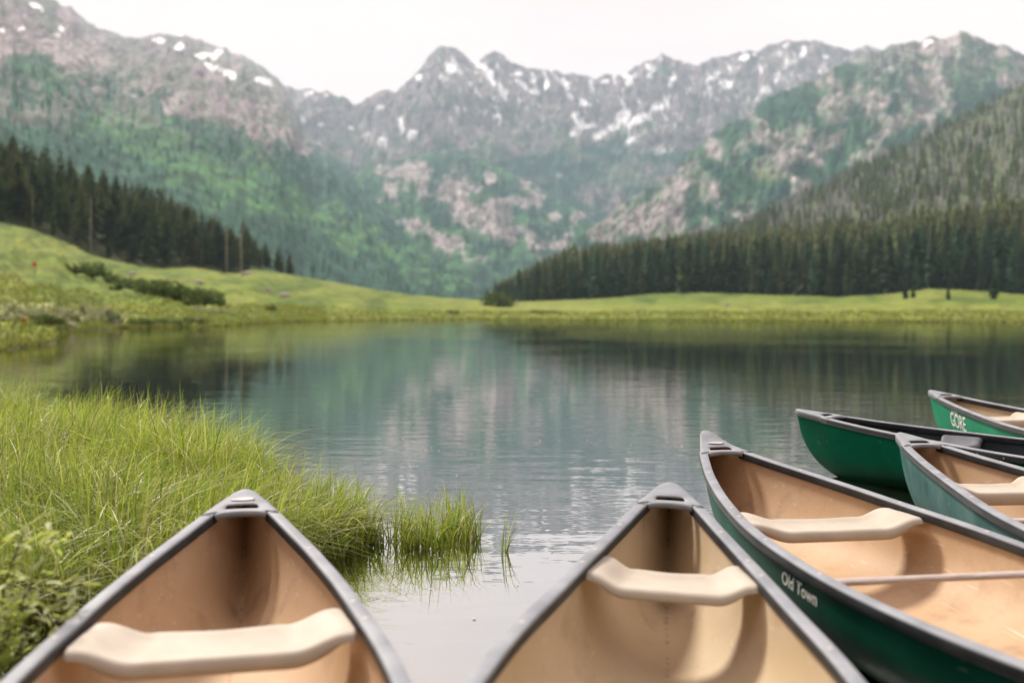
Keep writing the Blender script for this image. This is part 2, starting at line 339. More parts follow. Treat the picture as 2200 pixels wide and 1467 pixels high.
# left-hand range with the long forested slope
snow_left = [(432,118,20,9),(455,118,22,7,15),(470,112,12,7),(462,146,30,9,25),(496,160,20,10,35),(568,173,26,8,18),(385,102,10,9),(340,88,14,8),(385,75,10,5),(130,64,8,8),(122,78,7,6),(80,14,22,6,20),(215,60,10,7),(45,65,10,6),(5,65,9,5),(590,160,8,4)]
tline = curve([(-900,60),(0,170),(40,118),(100,150),(160,185),(220,200),(300,215),(380,240),(450,280),(520,300),(600,330),(680,345),(740,350),(800,380),(1100,560)])
def col_left(px, py, wx, wy, t, d):
    n = fbm(px / 14, py / 34, 43, 4)
    col = np.ones(px.shape + (3,)) * ROCK * (0.45 + 1.15 * n[..., None])
    col = paint(col, SCREE * 0.85, sstep(0.48, 0.66, fbm(px / 30, py / 50, 44, 4) + 0.08 * sstep(60, 200, py)) * 0.7)
    for b in [(250,170,110,30,38),(120,110,60,22,20),(330,215,60,16,35),(40,110,50,14)]: col = paint(col, SCREE, 0.7 * blob(wx, wy, *b))
    col = paint(col, BUSH * 0.9, sstep(0.52, 0.66, fbm(px / 36, py / 26, 46, 4) + 0.04) * 0.3)
    dl = wy + 26 * (fbm(px / 26, py / 60, 47, 4) - 0.5) * 2 - tline(px)
    f = sstep(-6, 10, dl)
    # tongues of forest in the gullies above the tree line
    f = np.maximum(f, sstep(0.6, 0.68, fbm(px / 30, py / 18, 48, 4) + 0.25 * sstep(-60, 0, dl)) * sstep(-70, -10, dl) * 0.9)
    g = np.zeros(px.shape)
    for b in [(320,300,130,50,22),(250,270,60,30),(450,380,140,46,25),(600,420,110,36,28),(720,480,110,36,30),(860,555,120,30,26),(800,520,70,30,28),(950,600,80,20,20),(560,340,50,14,30),(100,150,70,18,20)]:
        g = np.maximum(g, blob(wx + (wx - px) * 2, wy + (wy - py) * 2, *b))
    g = g * (0.35 + 0.65 * sstep(0.42, 0.54, fbm(px / 26, py / 18, 53, 4)))
    dead = np.zeros(px.shape)
    for b in [(60,232,130,42,6),(210,222,120,28,8),(330,262,80,18,12),(640,300,60,14,30),(560,270,60,14,30),(470,250,50,12,30)]:
        dead = np.maximum(dead, blob(wx + (wx - px) * 2, wy + (wy - py) * 2, *b))
    dead = dead * sstep(0.38, 0.55, fbm(px / 9, py / 28, 55, 4))
    fc = CONIF * (0.8 + 0.5 * fbm(px / 20, py / 20, 57, 3)[..., None])
    fc = paint(fc, BUSH, g * 0.9); fc = paint(fc, DEAD * 0.85, dead * 0.6)
    col = col * (1 - f[..., None]) + fc * f[..., None]
    sn = np.zeros(px.shape)
    for b in snow_left: sn = np.maximum(sn, blob(px + (wx - px) * 0.5, py + (wy - py) * 0.5, b[0], b[1], b[2] * 0.85, b[3] * 0.8, b[4] if len(b) > 4 else 0, 0.7))
    col = paint(col, SNOW, sstep(0.34, 0.44, sn * (0.3 + 0.95 * fbm((px - py) / 9, (py - px * 0.4) / 9, 79, 3))))
    return col, f * (1 - 0.75 * g) * (1 - 0.9 * dead)
crest_left = curve([(-1600,-500),(-400,-190),(0,-75),(60,-35),(110,-5),(140,10),(165,28),(190,50),(215,62),(250,72),(290,85),(325,76),(360,70),(400,78),(440,90),(480,104),(520,120),(545,134),(570,150),(595,172),(612,190),(632,235),(660,285),(700,325),(730,350),(770,388),(830,440),(900,500),(960,548),(1040,604),(1100,640),(1150,660)])
o, V, f = ridge_layer('forested_mountainside', -1600, 1150, 900, crest_left, lambda u: np.interp(u, [-1600, 0, 600, 800, 1150], [2800, 3400, 4200, 3600, 2300]), lambda u: 8 + 0 * u, lambda u: np.interp(u, [-1600, 0, 600, 1150], [500, 650, 900, 1500]), 220, 0.97, 34, 130, 0.8, 81, 5, 0.3, col_left, 0.5, 3.0)
left_slope_V = V
far_forest.append((V, f, 5000, 13))
tag(o, 'long green forested mountainside under a rocky snow-dotted crest on the left', 'mountain', kind='structure')

# meadow: one fan-shaped sheet from the lake bed over the shore to the foot of the woods
S_ = curve([(-4000,9),(-300,22),(0,27),(120,33),(150,50),(260,60),(490,68),(600,86),(800,100),(1050,110),(1300,100),(1700,92),(2200,84),(6200,60)])
E_ = curve([(-4000,180),(-300,225),(0,250),(150,275),(260,300),(400,320),(520,345),(560,370),(800,400),(1040,430),(1060,450),(1300,430),(1700,380),(2200,340),(6200,300)])
YE = curve([(-4000,300),(-300,415),(0,478),(60,490),(100,505),(150,525),(200,548),(250,562),(300,572),(350,577),(400,574),(440,577),(480,586),(510,588),(540,578),(580,581),(620,589),(700,603),(780,617),(870,631),(950,639),(1040,645),(1060,650),(1100,649),(1200,645),(1300,641),(1400,631),(1500,628),(1600,632),(1700,635),(1800,638),(1900,632),(2000,620),(2100,625),(2200,633),(2600,620),(6200,560)])
def ground_z(u, D):
    s = S_(u) + 2.2 * (fbm(u / 40, u * 0, 5, 3) - 0.5); e = E_(u)
    ze = CAMZ - (YE(u) - HY) / F * e
    t = (D - s) / (e - s)
    p = np.interp(u, [-4000, 0, 500, 900, 1300, 2200], [1.05, 1.1, 1.25, 1.5, 1.5, 1.5])
    bank = 0.45 * sstep(0, 0.035, t)
    z = np.where(t < 0, np.maximum(-0.7, (D - s) * 0.12), bank + (ze - 0.45) * np.clip(t, 0, 1) ** p)
    wob = (fbm(u / 60, D / 25, 6, 4) - 0.5) * np.interp(u, [-300, 500, 900, 1100, 2200], [5.0, 4.0, 1.4, 1.0, 1.6]) * np.sin(np.pi * np.clip(t, 0, 1))
    lump = (fbm(u * D / 2139 / 1.6, D / 1.6, 9, 3) - 0.5) * 0.5 * sstep(0.005, 0.05, t)
    return z + wob + lump - np.maximum(t - 1, 0) * 2 * (u < 1045) * (u > 530) * 30
GREEN1 = np.array((0.120, 0.165, 0.026)); GREEN2 = np.array((0.055, 0.094, 0.017)); GREEN3 = np.array((0.18, 0.205, 0.045))
def make_ground():
    us = np.concatenate([np.linspace(-4000, -150, 60), np.linspace(-150, 2350, 640)[1:], np.linspace(2350, 6200, 60)[1:]])[None, :]
    q = np.linspace(0, 1, 230)[:, None]
    D = 12 * (560 / 12) ** q + 0 * us
    Z = ground_z(us + 0 * q, D)
    X = (us - CX) / F * D
    V = np.stack([X, D, Z], -1)
    py = HY - (Z - CAMZ) / D * F; px = us + 0 * q
    n = fbm(px / 45, py / 11, 101, 5); n2 = fbm(px / 150, py / 18, 103, 4); n3 = fbm(px / 12, py / 6, 105, 3)
    col = np.ones(px.shape + (3,)) * GREEN1
    col = paint(col, GREEN2, sstep(0.45, 0.7, n) * 0.75)
    col = paint(col, GREEN3, sstep(0.5, 0.68, n2) * 0.65)
    col = paint(col, (0.26, 0.25, 0.02), sstep(0.62, 0.72, n3) * sstep(0.45, 0.55, n2) * 0.4 * (px < 700))
    # pale flowering band and reed fringe along the left shore, bare soil at the water's edge
    band = blob(px, py + 20 * (n - 0.5), 90, 672, 190, 17, 4) * sstep(0.40, 0.55, n3)
    col = paint(col, (0.48, 0.46, 0.30), band * 0.8)
    t = (D - S_(us)) / (E_(us) - S_(us))
    col = paint(col, (0.05, 0.045, 0.03), sstep(0.012, 0.0, t) * 0.8)
    col = paint(col, GREEN3 * 1.05, blob(px, py, 1750, 668, 900, 16, 0) * 0.6)
    o = mesh_np('meadow', V.reshape(-1, 3), grid_faces(*V.shape[:2]), M['meadow'], cols=col.reshape(-1, 3))
    tag(o, 'green grassy meadow rising from the far lake shore to the woods', 'meadow', kind='structure')
make_ground()
# sheet under everything out to the horizon
gb = MB(); n = 48
gb.add([(0, 0, -0.9)] + [(6000 * math.cos(2 * math.pi * i / n), 6000 * math.sin(2 * math.pi * i / n) + 500, -0.9) for i in range(n)], [(0, 1 + i, 1 + (i + 1) % n) for i in range(n)])
tag(gb.build('ground', M['mud'], smooth=False), 'ground and lake bed out to the horizon', 'ground', kind='structure')
# shore behind the photographer
xs = np.linspace(-60, 60, 81)[None, :]; ys = np.linspace(-2.0, -45, 40)[:, None]
Zs = -0.5 + 0.16 * (-ys - 2.0) * (1 - np.exp(ys / 12)) + 0.1 * fbm(xs / 2, ys / 2, 3, 3) + 0 * xs
Vs = np.stack([xs + 0 * ys, ys + 0 * xs, Zs], -1)
tag(mesh_np('lakeshore', Vs.reshape(-1, 3), grid_faces(40, 81), M['meadow'], cols=np.ones((81 * 40, 3)) * GREEN2), 'grassy near shore behind the canoes', 'shore', kind='structure')

# left wooded hill and right wooded slope (ground under the trees)
HL_D = lambda u: E_(u) + np.interp(u, [-1600, 0, 400, 640], [230, 190, 110, 40])
HL_Y = curve([(-1600,-200),(-300,160),(0,352),(60,376),(130,415),(200,430),(260,452),(330,480),(400,520),(450,545),(500,566),(560,572),(600,590),(640,612)])
HR_D = curve([(1040,470),(1100,520),(1250,640),(1500,880),(1750,1050),(1900,1150),(2200,1300),(3200,1500)])
HR_Y = curve([(1040,652),(1100,640),(1180,615),(1250,592),(1320,572),(1400,548),(1500,520),(1580,492),(1650,462),(1750,412),(1830,372),(1900,338),(1980,300),(2050,262),(2130,222),(2200,182),(2500,40),(3200,-180)])
def hill(u, D, Dc, Yc, p):
    e = E_(u); zb = CAMZ - (YE(u) - HY) / F * e - 0.3
    dc = Dc(u); zc = CAMZ - (Yc(u) - HY) / F * dc
    t = (D - e) / (dc - e); tt = np.clip(t, 0, 1)
    return zb + (zc - zb) * tt ** p - np.maximum(t - 1, 0) * (dc - e) * 0.25 + (fbm(u / 50, D / 40, 12, 3) - 0.5) * 4 * np.sin(np.pi * tt)
def hill_mesh(name, u0, u1, nu, Dc, Yc, p, col, label):
    us = np.linspace(u0, u1, nu)[None, :]; t = np.linspace(-0.03, 1.4, 90)[:, None]
    D = E_(us) + (Dc(us) - E_(us)) * t
    Z = hill(us + 0 * t, D, Dc, Yc, p)
    Z = np.where(t < 0, Z - 1.5, Z)
    V = np.stack([(us - CX) / F * D, D, Z], -1)
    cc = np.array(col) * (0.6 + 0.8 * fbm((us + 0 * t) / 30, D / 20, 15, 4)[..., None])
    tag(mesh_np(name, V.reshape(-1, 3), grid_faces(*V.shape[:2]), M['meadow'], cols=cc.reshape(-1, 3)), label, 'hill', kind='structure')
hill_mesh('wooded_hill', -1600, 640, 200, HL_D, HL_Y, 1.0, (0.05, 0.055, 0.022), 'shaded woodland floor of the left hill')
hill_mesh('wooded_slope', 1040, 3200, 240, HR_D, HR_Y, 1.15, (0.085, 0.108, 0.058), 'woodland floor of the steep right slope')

# ------------------------------------------------------------------ trees
def conifer_meshes(seed, h, r, whorls, per, low, droop, cbase, cvar, name):
    """crown of many bent branch blades round a tapered trunk; unit: metres"""
    rg = random.Random(seed); V = []; Fc = []; K = []
    for wi in range(whorls):
        f = wi / (whorls - 1)
        z = h * (low + (1 - low) * f ** 0.95)
        rr = r * (1 - f) ** 0.8 * (0.55 + 0.45 * min(1, f * 5)) + 0.12
        for k in range(per if f < 0.85 else max(4, per - 4)):
            a = rg.uniform(0, 2 * math.pi); l = rr * rg.uniform(0.55, 1.18); wd = l * rg.uniform(0.24, 0.42) + 0.10
            d = droop * l * rg.uniform(0.5, 1.3); zz = z + rg.uniform(-0.5, 0.5) * h / whorls
            ca, sa = math.cos(a), math.sin(a); b = len(V)
            for (rad, dz, ww) in ((0.04 * l, 0.05 * l, 0.25), (0.55 * l, -0.28 * d, 1.0), (l, -d, 0.12)):
                for sgn in (-1, 1):
                    V.append((ca * rad - sa * sgn * wd * ww, sa * rad + ca * sgn * wd * ww, zz + dz - 0.10 * wd * (ww > 0.5)))
                    v = rg.uniform(1 - cvar, 1 + cvar); K.append([c * v for c in cbase])
            Fc += [(b, b + 1, b + 3, b + 2), (b + 2, b + 3, b + 5, b + 4)]
    # leader
    b = len(V)
    for i in range(4): V.append((0.10 * math.cos(i * 1.57), 0.10 * math.sin(i * 1.57), h * 0.94)); K.append(cbase)
    V.append((0, 0, h * 1.015)); K.append(cbase)
    crown = mesh_np('crown', np.array(V), np.array(Fc), M['leaf'], smooth=False, cols=np.array(K))
    cm = crown.data; bpy.data.objects.remove(crown)
    return cm
def trunk_mesh(h, r, m, top=0.97):
    t = MB(); t.tube([(0, 0, -0.8), (0, 0, h * 0.3), (0.02 * h, 0, h * 0.6), (0, 0, h * top)], [r * 1.15, r * 0.85, r * 0.55, r * 0.08], 7)
    return t.mesh('trunk', m)
spruce = [(conifer_meshes(i, 20, 2.6 + 0.3 * (i % 3), 26, 11, 0.04, 0.55, c, 0.35, 's'), trunk_mesh(20, 0.24, M['bark']))
          for i, c in enumerate([(0.050, 0.085, 0.042), (0.078, 0.100, 0.042), (0.045, 0.080, 0.046), (0.095, 0.120, 0.048), (0.072, 0.140, 0.076)])]
pine = [(conifer_meshes(20 + i, 18, 2.7 + 0.4 * (i % 3), 22, 12, 0.10 + 0.08 * (i % 2), 0.30, c, 0.4, 'p'), trunk_mesh(18, 0.2, M['bark'] if i % 4 else M['palebark']))
        for i, c in enumerate([(0.078, 0.108, 0.030), (0.098, 0.122, 0.034), (0.064, 0.092, 0.028), (0.135, 0.145, 0.050)])]
def plant_tree(name, kind, x, y, z, h, rz, label, group, width=1.0):
    e = empty(name, (x, y, z), (0, 0, rz)); tag(e, label, 'tree', group)
    h0 = 20.0 if kind in spruce else 18.0
    s = h / h0
    link('trunk', kind[1], e, sc=(s, s, s)); link('crown', kind[0], e, sc=(s * width, s * width, s))
    return e
def lowpoly_forest(name, X, Y, Z, H, Rr, K, tiers, seg, label, material=None, jag=0.3):
    n = len(X); rg = np.random.default_rng(5)
    vt = []; ft = []; kt = []; off = 0
    a = np.arange(seg) * 2 * np.pi / seg
    per = tiers * (seg + 1)
    V = np.zeros((n, per, 3)); Kk = np.zeros((n, per, 3)); Ft = []
    for t in range(tiers):
        f0 = t / tiers; top = min(1.0, f0 + 1.55 / tiers + (0.04 if t == tiers - 1 else 0))
        rad = Rr[:, None] * (1 - f0) ** 0.85 * (1 + jag * (rg.random((n, seg)) - 0.5) * 2)
        rot = rg.random((n, 1)) * 6.28
        s = t * (seg + 1)
        V[:, s:s + seg, 0] = X[:, None] + rad * np.cos(a + rot); V[:, s:s + seg, 1] = Y[:, None] + rad * np.sin(a + rot)
        V[:, s:s + seg, 2] = Z[:, None] + H[:, None] * (f0 + 0.02 + 0.06 * (rg.random((n, seg)) - 0.5))
        V[:, s + seg, 0] = X; V[:, s + seg, 1] = Y; V[:, s + seg, 2] = Z + H * top
        Kk[:, s:s + seg + 1] = K[:, None, :] * (0.7 + 0.6 * rg.random((n, seg + 1, 1)))
        for j in range(seg): Ft.append((s + j, s + (j + 1) % seg, s + seg))
    Ft = np.array(Ft)
    Fc = (Ft[None] + (np.arange(n) * per)[:, None, None]).reshape(-1, 3)
    o = mesh_np(name, V.reshape(-1, 3), Fc, material or M['leaf'], smooth=False, cols=Kk.reshape(-1, 3))
    tag(o, label, 'forest', kind='stuff'); return o

# right forest: front rows one by one, the slope behind as one wood
pts = []
for row in range(7):
    u = 1046.0
    while u < 2290:
        e = float(E_(u)); D = e + 2 + row * 6.5 + random.uniform(-2.5, 2.5) - (random.uniform(2, 15) if row == 0 and u > 1400 and random.random() < 0.4 else 0)
        pts.append((u, D, row)); u += random.uniform(0.75, 1.3) * 5.6 * F / D * (0.95 if row else 1.0)
pts.sort(key=lambda p: p[2] * 3 + (p[1] - float(E_(p[0]))) * 0.3 + (40 if p[0] > 2230 else 0))
near_pts, spill = pts[:296], pts[296:]
labels_r = ['tall dark conifer in the front rows of the forest behind the right-hand meadow']
for i, (u, D, row) in enumerate(near_pts):
    z = float(hill(np.array(u), np.array(D), HR_D, HR_Y, 1.15)) if D >= float(E_(u)) else float(ground_z(np.array(u), np.array(D)))
    hh = random.uniform(13, 27) * (0.28 + 0.72 * min(1, max(0.0, (u - 1046) / 170)) ** 0.8)
    if row == 0 and random.random() < 0.45: hh *= random.uniform(0.4, 0.8)
    plant_tree('conifer', random.choice(spruce), (u - CX) / F * D, D, z - 0.2, hh, random.uniform(0, 6.28), labels_r[0], 'conifers in the front rows of the right-hand forest', random.uniform(0.9, 1.75))
nb = 7600
u = rng.uniform(1060, 2330, nb); tq = np.where(rng.random(nb) < 0.22, rng.uniform(0, 0.14, nb), rng.random(nb) ** 0.7)
D = E_(u) + 44 + (HR_D(u) * 1.04 - E_(u) - 44) * tq
Xf = (u - CX) / F * D; Zf = hill(u, D, HR_D, HR_Y, 1.15)
low = D - E_(u) < 44 + 90 + 60 * (fbm(u / 90, u * 0, 205, 3) - 0.5)
deadm = (fbm(u / 60, D / 70, 201, 4) > 0.47) & ~low & (rng.random(nb) < 0.6)
Hh = np.where(low, rng.uniform(11, 25, nb), rng.uniform(6, 15, nb)) * (0.3 + 0.7 * np.clip((u - 1046) / 190, 0, 1))
K = np.where(low[:, None], np.array((0.085, 0.108, 0.045)), np.array((0.078, 0.112, 0.056))) * (0.55 + 0.9 * rng.random((nb, 1))) + np.array((0.03, 0.015, 0)) * rng.random((nb, 1))
a = ~deadm
lowpoly_forest('pine_forest', Xf[a], D[a], Zf[a], Hh[a], Hh[a] * rng.uniform(0.10, 0.19, a.sum()), K[a], 6, 7, 'hazy olive-green conifer wood covering the steep right slope')
KD = np.array((0.30, 0.285, 0.28)) * (0.6 + 0.7 * rng.random((nb, 1)))
dn = deadm
lowpoly_forest('dead_forest', Xf[dn], D[dn], Zf[dn], Hh[dn] * 0.95, Hh[dn] * 0.07, KD[dn], 5, 5, 'bare grey dead trees scattered over the upper right slope', jag=0.8)
# a few young conifers standing alone in the right-hand meadow
for (px_, top, base, lab) in [(1945, 612, 654, 'small lone conifer in the meadow, left of a close pair right of centre'), (1962, 618, 653, 'small lone conifer in the meadow, right of a close pair'), (2037, 622, 655, 'tiny isolated conifer standing in the right-hand meadow between the pair and the forest'), (2135, 590, 652, 'bushy dark young conifer in the meadow near the right edge')]:
    Dm = 235.0; hh = (base - top) / F * Dm
    z = float(ground_z(np.array(float(px_)), np.array(Dm)))
    plant_tree('young_conifer', spruce[2], (px_ - CX) / F * Dm, Dm, z - 0.1, hh, random.uniform(0, 6), lab, 'young conifers in the right-hand meadow', 1.5)

# left hill trees
pts = []
for row in range(16):
    u = -120.0
    while u < 628:
        e = float(E_(u)); dc = float(HL_D(u)); D = e + 2 + row * 8.5 + random.uniform(-3, 3)
        if D < dc * 1.02: pts.append((u, D, row))
        u += random.uniform(0.6, 1.5) * 6.2 * F / D
pts.sort(key=lambda p: p[1] - float(E_(p[0])) - (200 if p[1] > float(HL_D(p[0])) - 14 else 0))
ind, rest = pts[:300], pts[300:]
for i, (u, D, row) in enumerate(ind):
    z = float(hill(np.array(u), np.array(D), HL_D, HL_Y, 1.0)); hh = random.uniform(12, 20.5)
    if row == 0: hh *= random.choice([0.25, 0.35, 0.5, 0.8])
    elif row == 1 and random.random() < 0.4: hh *= 0.5
    if u > 560: hh *= 0.62
    plant_tree('pine', random.choice(pine), (u - CX) / F * D, D, z - 0.2, hh, random.uniform(0, 6.28), 'slender olive-dark pine in the wood on the left hillside', 'pines in the wood on the left hillside', random.uniform(1.0, 1.9))
if rest:
    r_ = np.array([(p[0], p[1]) for p in rest]); Dr = r_[:, 1]; ur = r_[:, 0]
    lowpoly_forest('pine_wood', (ur - CX) / F * Dr, Dr, hill(ur, Dr, HL_D, HL_Y, 1.0), rng.uniform(10, 18, len(ur)), rng.uniform(1.5, 2.3, len(ur)), np.array((0.08, 0.09, 0.028)) * (0.7 + 0.7 * rng.random((len(ur), 1))), 7, 8, 'rear trees of the wood on the left hillside')
# pale dead snags at the hill's edge
snag = MB(); snag.tube([(0, 0, -0.5), (0.05, 0, 5), (-0.05, 0.05, 10)], [0.22, 0.16, 0.03], 7)
for k in range(16):
    a_ = random.uniform(0, 6.28); z_ = random.uniform(2.5, 9.4); l_ = random.uniform(0.4, 1.3) * (1 - z_ / 13)
    snag.tube([(0, 0, z_), (l_ * math.cos(a_), l_ * math.sin(a_), z_ + 0.1 * l_)], [0.07, 0.02], 5)
snag_me = snag.mesh('dead_snag', M['palebark'])
for (px_, base, hpx, dd, lab) in [(487, 590, 100, 4, 'pale dead tree trunk among the pines, left of the tallest bare snag'), (518, 592, 112, 3, 'tallest pale bare snag at the right end of the left wood'), (70, 500, 90, 8, 'pale dead trunk at the far left of the left wood'), (195, 540, 120, 6, 'pale dead trunk standing in the middle of the left wood'), (118, 520, 60, 5, 'short pale dead trunk near the left end of the left wood')]:
    Dm = float(E_(px_)) + dd; z = float(hill(np.array(float(px_)), np.array(Dm), HL_D, HL_Y, 1.0)); s = hpx / F * Dm / 10
    o = link('dead_tree', snag_me, None, ((px_ - CX) / F * Dm, Dm, z), (0, 0, random.uniform(0, 6)), (s * 0.8, s * 0.8, s)); tag(o, lab, 'tree', 'dead trees of the left wood')

# far woods on the mountainsides
Xs, Ys, Zs_, Ks = [], [], [], []
for (V, f, cnt, h) in far_forest:
    fl = f.ravel(); Vf = V.reshape(-1, 3)
    uu = CX + Vf[:, 0] / Vf[:, 1] * F
    pr_ = np.where((fl > 0.45) & (uu > -150) & (uu < 2350), fl * Vf[:, 1] ** 0.5, 0); pr_ = pr_ / pr_.sum()
    idx = rng.choice(len(fl), cnt, p=pr_)
    j = rng.normal(0, 6, (cnt, 2))
    Xs.append(Vf[idx, 0] + j[:, 0]); Ys.append(Vf[idx, 1] + j[:, 1]); Zs_.append(Vf[idx, 2] - 1.5)
Xs = np.concatenate(Xs); Ys = np.concatenate(Ys); Zs_ = np.concatenate(Zs_); n_ = len(Xs)
hh_ = rng.uniform(6, 12, n_)
lowpoly_forest('distant_forest', Xs, Ys, Zs_, hh_, hh_ * 0.17, np.array((0.032, 0.100, 0.058)) * (0.7 + 0.7 * rng.random((n_, 1))), 2, 6, 'blue-green conifer woods on the distant mountainsides')

# unseen tall conifers behind the photographer, added to darken the canoe bows
nbk = 120; ub = rng.uniform(-48, 48, nbk); yb = -rng.uniform(9, 32, nbk)
lowpoly_forest('unseen_shade_trees', ub, yb, 0.3 + 0.06 * (-yb - 6), rng.uniform(14, 22, nbk), rng.uniform(2.2, 3.0, nbk), np.array((0.05, 0.065, 0.03)) * (0.7 + 0.7 * rng.random((nbk, 1))), 9, 12, 'unseen conifers added behind the canoes to shade them')

# ------------------------------------------------------------------ shrubs, rocks and shore details in the distance
def shrub_mesh(seed, n=420, c=(0.060, 0.090, 0.024), c2=(0.11, 0.15, 0.038)):
    rg = np.random.default_rng(seed)
    ctr = np.stack([rg.uniform(-0.75, 0.75, 9), rg.uniform(-0.6, 0.6, 9), rg.uniform(0.2, 0.75, 9)], 1); ctr[:, 2] *= 1 - 0.75 * np.abs(ctr[:, 0]); rad = rg.uniform(0.22, 0.42, 9)
    V = []; Fc = []; K = []
    for i in range(n):
        k = rg.integers(9); d = rg.normal(size=3); d /= np.linalg.norm(d); p = ctr[k] + d * rad[k] * rg.uniform(0.5, 1.45)
        if p[2] < 0.02: p[2] = rg.uniform(0.02, 0.2)
        a = rg.normal(size=3); a /= np.linalg.norm(a); b = np.cross(a, rg.normal(size=3)); b /= np.linalg.norm(b)
        s = rg.uniform(0.05, 0.15); o = len(V)
        V += [p - a * s, p + b * s * 0.6, p + a * s, p - b * s * 0.6]; Fc.append((o, o + 1, o + 2, o + 3))
        q = rg.random(); K += [[c[j] * (1 - q) + c2[j] * q for j in range(3)]] * 4
    o = mesh_np('shrub', np.array(V), np.array(Fc), M['leaf'], smooth=False, cols=np.array(K)); me = o.data; bpy.data.objects.remove(o)
    return me
shr = [shrub_mesh(301), shrub_mesh(302), shrub_mesh(303)]
flow = [shrub_mesh(311, 380, (0.42, 0.42, 0.28), (0.20, 0.24, 0.07)), shrub_mesh(312, 380, (0.50, 0.48, 0.34), (0.18, 0.22, 0.06))]
stem = MB()
for k in range(5):
    a_ = k * 1.3; stem.tube([(0, 0, -0.1), (0.2 * math.cos(a_), 0.2 * math.sin(a_), 0.4), (0.5 * math.cos(a_), 0.45 * math.sin(a_), 0.75)], [0.03, 0.02, 0.006], 5)
stem_me = stem.mesh('stem', M['bark'])
def find_ground(px, py):
    Ds = np.linspace(20, 420, 1600); z = ground_z(np.full(1600, float(px)), Ds); yy = HY - (z - CAMZ) / Ds * F
    ok = np.where((yy <= py) & (z > 0.05))[0]
    i = ok[0] if len(ok) else 1200
    return Ds[i], z[i]
def bush(px, py, wpx, hpx, label, group, meshes=shr, name='shrub', flat=None):
    D, z = find_ground(px, py)
    e = empty(name, ((px - CX) / F * D, D, z), (0, 0, random.uniform(0, 6.28))); tag(e, label, 'shrub', group)
    s = wpx / F * D / 2 * 1.5; h = hpx / F * D * 1.15
    link('foliage', random.choice(meshes), e, sc=(s, s, h)); link('stem', stem_me, e, sc=(s, s, h))
for (px_, py_, w_, h_, lab) in [(160, 588, 60, 26, 'dark rounded willow shrub alone on the left hillside, left half of a pair'), (195, 594, 62, 32, 'dark rounded willow shrub on the left hillside, right half of a pair'),
    (250, 612, 60, 22, 'leftmost low dark shrub of the row below the left wood'), (290, 625, 66, 30, 'second low dark shrub from the left in the hillside row'), (330, 636, 66, 36, 'third low dark shrub in the hillside row'), (370, 642, 70, 40, 'middle dense dark shrub of the hillside row'), (410, 650, 66, 36, 'fifth dark shrub of the hillside row'), (440, 658, 58, 42, 'rightmost tall dark shrub of the hillside row'),
    (582, 668, 24, 14, 'small dark shrub by the far left shore'), (1068, 660, 46, 36, 'rusty brown-green round bush at the left tip of the right-hand forest'), (975, 673, 30, 7, 'low dark clump on the far shore near the centre'), (1165, 672, 50, 6, 'flat dark clump on the far shore below the forest tip'),
    (300, 700, 46, 16, 'dark shrub at the waterline of the left shore'), (360, 698, 60, 14, 'low dark shrub overhanging the water, middle of the left shore'), (420, 694, 60, 13, 'low dark shrub right of the pinkish waterside rock'), (115, 700, 50, 22, 'rounded green shrub by the waterline at the left'), (240, 694, 40, 20, 'green shrub beside the grey waterside rock')]:
    bush(px_, py_, w_, h_, lab, 'shrubs on the far shore and hillside')
for k in range(15):
    bush(8 + k * 16 + random.uniform(-5, 5), 688 + random.uniform(-6, 5) - 8 * (k % 2), random.uniform(26, 38), random.uniform(16, 26), 'pale cream-flowered plant in the band along the left shore', 'cream-flowered plants along the left shore', flow, 'flowering_plant')
for k in range(5):
    bush(425 + k * 17, 668 + k * 2.2, 20, 10, 'small pale flowering plant below the rightmost hillside shrub', 'small pale plants below the hillside shrubs', flow, 'flowering_plant')
def rock_mesh(seed):
    bm = bmesh.new(); bmesh.ops.create_icosphere(bm, subdivisions=3, radius=1)
    rg = np.random.default_rng(seed)
    off = rg.random(3) * 40
    for v in bm.verts:
        n_ = float(fbm(np.array(v.co.x * 1.4 + off[0] + v.co.z), np.array(v.co.y * 1.4 + off[1]), seed, 4)); v.co *= 0.55 + 0.9 * n_; v.co.z *= 0.7
    me = bpy.data.meshes.new('rock'); bm.to_mesh(me); bm.free(); me.materials.append(M['rock'])
    for p in me.polygons: p.use_smooth = True
    return me
rk = [rock_mesh(401), rock_mesh(402), rock_mesh(403)]
for i, (px_, py_, w_, h_, lab) in enumerate([(150, 704, 26, 12, 'grey boulder at the waterline left of the shore shrubs'), (247, 699, 20, 18, 'upright grey rock at the waterline of the left shore'), (425, 696, 12, 16, 'small pinkish upright rock at the left waterline'), (426, 610, 16, 12, 'pale boulder on the hillside above the dark shrubs'), (574, 626, 12, 14, 'upright pale stone on the meadow, left of a flat one'), (612, 637, 24, 12, 'flat whitish boulder on the meadow knoll'), (285, 590, 14, 8, 'small grey stone below the left wood'), (530, 590, 22, 14, 'grey boulder at the foot of the right end of the left wood'), (1562, 656, 10, 8, 'tiny pale stone in front of the right-hand forest')]):
    D, z = find_ground(px_, py_)
    o = link('boulder', rk[i % 3], None, ((px_ - CX) / F * D, D, z + 0.1), (0, 0, i * 1.3), (w_ / 2 / F * D, w_ / 2 / F * D, h_ / F * D * 0.8)); tag(o, lab, 'rock', 'boulders on the far meadow and shore')
# fallen log at the forest foot
D, z = find_ground(1730, 640)
lg = MB(); lg.tube([(0, 0, 0.2), (2.2, 0.5, 2.0), (4.6, 1, 4.6)], [0.22, 0.18, 0.08], 7); lg.tube([(2.2, 0.5, 2.0), (2.6, 0.4, 3.0)], [0.07, 0.03], 5)
D = float(E_(1700)) - 2; o = lg.build('fallen_log', M['palebark']); o.location = ((1702 - CX) / F * D, D, float(ground_z(np.array(1702.), np.array(D)))); tag(o, 'grey fallen trunk leaning at the foot of the right-hand forest', 'log')
